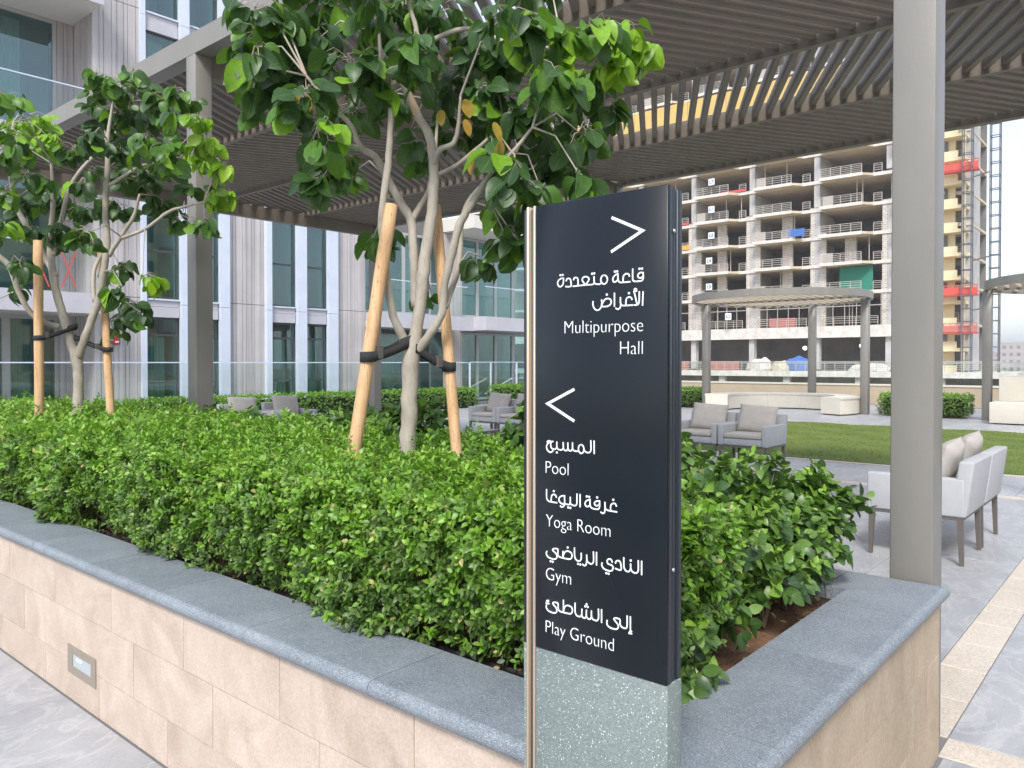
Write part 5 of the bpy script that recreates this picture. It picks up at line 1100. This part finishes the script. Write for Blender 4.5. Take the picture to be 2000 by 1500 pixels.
# ---------------------------------------------------------------- building under construction
XC = 96.4
cb_ = thing('construction_building', 'unfinished concrete apartment block with open floors and guard rails behind the pavilion', 'building', (XC, 40, -9))
def cc(name, m, *a): return rel(bx(name, M[m], cb_, *a), cb_)
CYs = [17.1+8.23*i for i in range(10)]
FZ = [5.9, 10.0, 13.4, 16.8, 20.2, 23.6, 27.0, 30.4, 33.8, 37.2, 40.6, 44.0]
cc('back_wall', 'dark_in', XC+9, XC+9.4, 17.2, CYs[-1], -9, 44)
for j, y in enumerate(CYs[1:]):
    y0 = y-.35
    cc('column', 'concrete', XC-.0, XC+.8, y0, y0+.7, .7, 5.9)
    cc('shear_wall', 'concrete', XC+.82, XC+5.5, y0+.05, y0+.40, 5.9, 44)
    cc('column', 'concrete', XC+.0, XC+.8, y0, y0+.7, 20.45 if j != 0 else 23.9, 44)
    cc('column', 'concrete', XC+.0, XC+.8, y0, y0+.55, 5.95, 20.4)
    cc('pier', 'block', XC-.01, XC+.3, y0-.75, y0-.02, 5.95, 17.2 if j % 2 else 20.4); cc('pier', 'block', XC-.012, XC+.3, y0+.57, y0+1.1, 5.95, 20.4)
cc('column', 'concrete', XC, XC+.8, 17.2, 17.9, .7, 44); cc('shear_wall', 'concrete', XC+.82, XC+5.5, 17.2, 17.5, .7, 44)
for i, z in enumerate(FZ):
    cc('floor_slab', 'formwork', XC-.05, XC+8.9, 17.15, CYs[-1]+.4, z-.30, z-.02)
    cc('slab_edge', 'concrete_edge', XC-.14, XC-.052, 17.1, CYs[-1]+.4, z-.36, z+.04)
cc('transfer_beam', 'concrete_edge', XC-.5, XC-.145, 17.1, CYs[-1], 4.55, 5.93)
cc('podium_slab', 'concrete_edge', XC-5, XC+8.9, 12, CYs[-1], -.1, .55)
for j in range(9): cc('podium_column', 'concrete', XC-4.6, XC-4.0, CYs[j]+1.5, CYs[j]+2.3, -9, -.12)
cc('podium_wall', 'dark_in', XC-2.2, XC-2, 12, CYs[-1], -9, -.11)
def rail_run(y0, y1, x, z, mesh=False, h=1.05, m='rail'):
    s = MB(); n = max(1, int((y1-y0)/1.1))
    for i in range(n+1):
        y = y0+(y1-y0)*i/n; s.box(x-.025, x+.025, y-.03, y+.03, z, z+h)
    for hz in ((.3, .55, .8, 1.0) if not mesh else (.2, .4, .6, .8, 1.0)): s.box(x-.045, x-.031, y0, y1, z+hz*h-.026, z+hz*h+.026)
    rel(s.build('guard_rail', M[m], cb_), cb_)
for i, z in enumerate(FZ[:-1]):
    for j in range(8):
        a, b = CYs[j]+1.1, CYs[j+1]-.9
        if j > 5 and i < 4: continue
        if i >= 1:
            y0, y1 = a+1.5, b+.2; px_ = 1.35
            s = MB(); s.prism([(XC-.145, y0-.9), (XC-.145, y1), (XC-px_, y1), (XC-px_, y0)], z-.30, z-.01); rel(s.build('balcony_slab', M['formwork'], cb_), cb_)
            s = MB(); s.box(XC-px_-.08, XC-px_-.005, y0, y1, z-.34, z+.04); rel(s.build('slab_edge', M['concrete_edge'], cb_), cb_)
            rail_run(y0+.1, y1-.1, XC-px_+.08, z, (i+j) % 3 == 0); rail_run(a-.3, y0-.9, XC-.08, z)
            if (i+j) % 2: rel(MB().box(XC-px_+.1, XC-px_+.16, y1-1.6, y1-.4, z, z+1.15).build('mesh_panel', M['rail'], cb_), cb_)
        else: rail_run(a, b, XC-.3, z+.05)
        if (i < 4 and j != 1) or (i < 3):
            if i >= 1: cc('pier', 'block', XC+.9, XC+1.2, a+2.2+(j % 2)*.6, a+3.5+(j % 2)*.6, z+.02, FZ[i+1]-.32)
        for q in range(2 if (i*3+j) % 2 else 0):
            y = random.uniform(a+.5, b-.5); cc('prop', 'rail', XC+.5, XC+.58, y, y+.08, z, FZ[i+1]-.31)
for z in (.58,): rail_run(13, 60, XC-4.8, z, True, 1.1)
for j in range(8):
    if j in (2, 4): cc('red_panel', 'redlight', XC-.25, XC-.18, CYs[j]+2.5, CYs[j]+5.8, 6.0, 7.1)
cc('scaffold', 'rail', XC-.62, XC-.56, 17.5, 60, 8.2, 8.28)
s = MB(); y = 17.9
while y < 60: s.box(XC-.55, XC-.50, y, y+.06, 5.95, 9.6); y += 1.35
rel(s.build('scaffold_posts', M['rail'], cb_), cb_)
cc('red_panel', 'red', XC-.25, XC-.18, 50.6, 55, 20.3, 20.6); cc('orange_panel', 'orange', XC-.25, XC-.18, 50.6, 56, 16.9, 17.5); cc('red_panel', 'red', XC-.25, XC-.18, 42.5, 46, 23.7, 24.0)
for j in range(0, 9):
    for q in range(3): cc('yellow_panel', 'yellow', XC-1.9-.03*(q % 2), XC-1.8-.03*(q % 2), CYs[j]+q*2.74+.02, CYs[j]+(q+1)*2.74-.02, 33.9, 36.4)
cc('green_net', 'green_net', XC+.4, XC+.5, 27.2, 31.0, 10.1, 13.0); cc('blue_sheet', 'blue', XC-1.3, XC-1.22, 34.6, 36.6, 17.0, 17.9)
# level boards
for i, (z, tx, dy) in enumerate(((24.6, 'L7', 0), (21.0, 'L6', 0), (17.6, 'L5', 0), (14.3, 'L4', .3), (10.9, 'L3', .3), (6.9, 'L1', -2.4))):
    y = 46.6+dy; b = thing('level_board', 'white level board reading %s on the unfinished building' % tx, 'sign', (XC-1.75, y, z+.6), group='white level boards on the unfinished building')
    bx('board', M['white'], b, 0, .04, -.42, .42, -.42, .42)
    c = bpy.data.curves.new('lettering', 'FONT'); c.body = tx; c.size = .62; c.align_x = 'CENTER'; c.align_y = 'CENTER'; c.extrude = .01; c.offset = .02
    o = bpy.data.objects.new('lettering', c); COL.objects.link(o); c.materials.append(M['blue']); o.parent = b; o.location = (-.02, 0, 0); o.rotation_euler = (R_(90), 0, R_(-90))
# materials lying on the podium deck
def heap(name, label, cat, x, y, z, sx, sy, sz, m, seed):
    random.seed(seed); bm = bmesh.new(); bmesh.ops.create_icosphere(bm, subdivisions=3, radius=1)
    for v in bm.verts:
        q = 1+.22*math.sin(v.co.x*5+seed)*math.cos(v.co.y*4+seed)+random.uniform(-.06, .06); v.co = Vector((v.co.x*sx*q, v.co.y*sy*q, max(0, v.co.z+.15)*sz*q))
    me = bpy.data.meshes.new(name); bm.to_mesh(me); bm.free(); put(name, me, M[m], loc=(x, y, z), label=label, cat=cat)
heap('tarpaulin', 'blue tarpaulin heaped on the podium of the unfinished building', 'tarpaulin', XC-2.2, 34.9, .56, 1.0, 1.5, 1.45, 'blue', 3)
heap('rubble_heap', 'pale rubble heap beside the blue tarpaulin', 'rubble', XC-2.6, 39.5, .56, 1, 1.6, 1.3, 'concrete_edge', 5)
heap('sack_pile', 'pile of tan sacks right of the red barrier on the podium', 'sacks', XC-2.4, 36.9, .56, 1, 1.3, 1.0, 'formwork', 8)
heap('rubble_heap', 'low pale rubble heap behind the right pavilion column', 'rubble', XC-2.6, 26.5, .56, 1, 2.0, .8, 'concrete_edge', 9)
for (y0, y1, lab) in ((41.6, 46.2, 'faded red barrier on the podium behind the pavilion bench'), (48.5, 52.0, 'faded red barrier on the podium just right of the sign')):
    t = thing('barrier', lab, 'barrier', (XC-4.4, (y0+y1)/2, .56), group='red barriers on the podium'); n = int((y1-y0)/1.15)
    for i in range(n):
        a = -(y1-y0)/2+i*(y1-y0)/n; bx('barrier_panel', M['redlight'], t, 0, .35, a+.02, a+(y1-y0)/n-.02, .05, 1.15)
wlm = bpy.data.materials.new('lamp_glow'); wlm.use_nodes = True; wlm.node_tree.nodes['Principled BSDF'].inputs['Emission Color'].default_value = (1, .97, .9, 1); wlm.node_tree.nodes['Principled BSDF'].inputs['Emission Strength'].default_value = 6
for (y, z, lab) in ((36.4, 3.4, 'lit work lamp above the blue tarpaulin'), (29.5, 3.6, 'lit work lamp in the dark opening left of the pavilion front column')):
    t = thing('work_lamp', lab, 'lamp', (XC+4, y, z), group='lit work lamps in the unfinished building')
    bm = bmesh.new(); bmesh.ops.create_uvsphere(bm, u_segments=12, v_segments=8, radius=.22); me = bpy.data.meshes.new('bulb'); bm.to_mesh(me); bm.free(); put('bulb', me, wlm, t)
    bx('bracket', M['grey_metal'], t, .24, .30, -.2, .2, -.3, .3)

# cream end building, hoist masts and red platforms
cr = thing('cream_building', 'cream rendered block with open balconies seen right of the near column', 'building', (95, 19.5, -9))
def ce(name, m, *a): return rel(bx(name, M[m], cr, *a), cr)
ce('wall', 'cream_wall', 95.6, 96.2, 18.55, 21.5, -9, 32)
for i in range(12):
    z = .2+2.55*i
    ce('balcony_slab', 'cream_wall', 94.2, 96.25, 17.25, 20.9, z, z+.35); ce('balcony_parapet', 'cream_wall', 94.2, 94.35, 18.0, 20.9, z+.36, z+1.05)
    ce('pillar', 'cream_wall', 94.36, 94.7, 17.3, 17.55, z+.36, z+2.54)
    if i % 2: ce('opening', 'dark_in', 95.4, 95.59, 19.2, 20.4, z+.5, z+2.4)
def mast(label, x, y, z1, w_=.9):
    t = thing('hoist_mast', label, 'mast', (x, y, -9), group='lattice hoist masts'); s = MB(); h = w_/2; H = z1+9
    for a in (-h, h):
        for b in (-h, h): s.box(a-.05, a+.05, b-.05, b+.05, 0, H)
    s.build('mast_legs', M['mast'], t); s = MB(); z = 0; k = 0
    while z < H-.8:
        for a in (-h, h): s.bar((a, -h, z), (a, h, z), .09); s.bar((-h, a, z), (h, a, z), .09)
        z += 1.35; k += 1
    s.build('mast_rungs', M['mast'], t)
    return t
mast('lattice hoist mast standing against the cream building', 93.0, 16.85, 50, .85)
m2 = mast('lattice hoist mast standing free against the sky', 93.0, 14.35, 50, .85)
for z in (12.2, 20.9, 7.0):
    o = MB().bar((93.0, 16.3, z), (93.0, 14.85, z+.3), .12).build('mast_tie', M['mast'], m2); o.location = (-93.0, -14.35, 9)
for z, lab in ((21.7, 'red work platform high on the hoist mast'), (8.6, 'red work platform lower on the hoist mast'), (4.6, 'pale red platform lowest on the mast')):
    t = thing('work_platform', lab, 'platform', (93.6, 17.8, z), group='red work platforms on the mast')
    bx('deck', M['red'], t, -.5, .5, -1.9, 1.9, 0, .15)
    s = MB()
    for i in range(7): s.box(-.55, -.49, -1.9+i*.62, -1.84+i*.62, .15, 1.1)
    s.box(-.56, -.50, -1.9, 1.9, .16, .85); s.box(-.56, -.48, -1.9, 1.9, 1.03, 1.12); s.build('guard_panel', M['red' if z > 5 else 'redlight'], t)

# ---------------------------------------------------------------- distance
def far_block(label, x, y, w_, d_, z1, floors, nw, m='far', name='far_building', yaw=0):
    t = thing(name, label, 'building', (x, y, -9), group='pale buildings on the horizon')
    bx('wall', M[m], t, 0, d_, -w_/2, w_/2, 0, z1+9)
    s = MB()
    for i in range(floors):
        for j in range(nw):
            a = -w_/2+w_*(j+.25)/nw; s.box(-.05, .0-.002, a, a+w_*.5/nw, 9+(z1)*(i+.3)/floors if False else (z1+9)*(i+.3)/floors, (z1+9)*(i+.75)/floors)
    s.build('windows', M['dark_in'], t); bx('roof_parapet', M[m], t, -.2, .4, -w_/2-.2, w_/2+.2, z1+9.001, z1+10)
for i, (x, y, w_, h) in enumerate([(560, 68, 30, 13), (560, 36, 26, 9), (600, 10, 30, 15), (620, -22, 28, 11), (600, 100, 30, 8), (640, -60, 40, 13)]):
    far_block('hazy low building far off, number %s from the left along the horizon' % ['second', 'third', 'fourth', 'fifth', 'first', 'last'][i], x, y, w_, 20, h, 5, 8)
far_block('beige block with rows of windows glimpsed above the sign', 70, 92, 26, 12, 21, 8, 12, 'cream_wall', 'beige_building')
def far_trees():
    n = 260; s_P, s_D, s_N, s_S, s_T = [], [], [], [], []
    for i in range(n):
        x = random.uniform(110, 520); y = x*random.uniform(-.28, .26)+random.uniform(-10, 10); r = random.uniform(2.2, 4.5); h = random.uniform(3, 6)
        k = 26; v = rng.normal(size=(k, 3)); v /= np.linalg.norm(v, axis=1, keepdims=True)
        s_P.append(np.array([x, y, -9+h])+v*r*rng.uniform(.5, 1, (k, 1))*np.array([1, 1, .8])); s_D.append(v); s_N.append(rng.normal(size=(k, 3))); s_S.append(rng.uniform(.8, 1.7, k)); s_T.append(rng.uniform(.2, .9, k))
    leaves_mesh('distant_trees', *[np.concatenate(a) for a in (s_P, s_D, s_N, s_S, s_T)], M['far_leaf'], 'small', None)
M['far_leaf'] = leaf_mat('dusty_tree_foliage', [(0, (.06,.08,.03)), (.5, (.12,.14,.05)), (1, (.22,.22,.09))], .8, False, .1, 0)
far_trees()
o = bpy.data.objects['distant_trees']; o['label'] = 'dusty trees on the plain beyond the terrace'; o['category'] = 'trees'
# facing block behind the camera: it is what the windows mirror
rf = thing('facing_building', 'beige apartment block with balconies across the courtyard', 'building', (8, -26, 0))
def rr_(name, m, *a): return rel(bx(name, M[m], rf, *a), rf)
rr_('wall', 'cream_wall', -16, 34, -30, -26, 0, 15.5)
for k in range(4):
    for j in range(12):
        x = -15+j*4.1; z = .9+3.7*k
        rr_('window', 'frame_dark', x, x+1.3, -26+.0015, -25.9, z, z+2.1)
        if j % 2: rr_('balcony', 'soffit', x+1.6, x+3.6, -25.99, -24.8, z-.4, z+.7)
for ob in list(COL.objects):            # text curves become plain meshes
    if ob.type == 'FONT':
        bpy.context.view_layer.update()
        me = bpy.data.meshes.new_from_object(ob.evaluated_get(bpy.context.evaluated_depsgraph_get())); me.name = 'lettering'
        n2 = bpy.data.objects.new('lettering', me); COL.objects.link(n2); n2.parent = ob.parent
        n2.location = ob.location; n2.rotation_euler = ob.rotation_euler; n2.scale = ob.scale; bpy.data.objects.remove(ob)

# ---------------------------------------------------------------- hazy air
hz = bpy.data.materials.new('pale_haze'); hz.use_nodes = True; N = NT(hz); N.n.remove(N.n['Principled BSDF'])
pv = N.new('VolumePrincipled'); pv.inputs['Color'].default_value = (.93, .94, .96, 1); pv.inputs['Density'].default_value = .0008; pv.inputs['Anisotropy'].default_value = .3
N.link(pv.outputs[0], N.n['Material Output'].inputs['Volume'])
MB().box(-640, 3550, -640, 2550, -10.2, 56).build('haze', hz, kind='stuff')
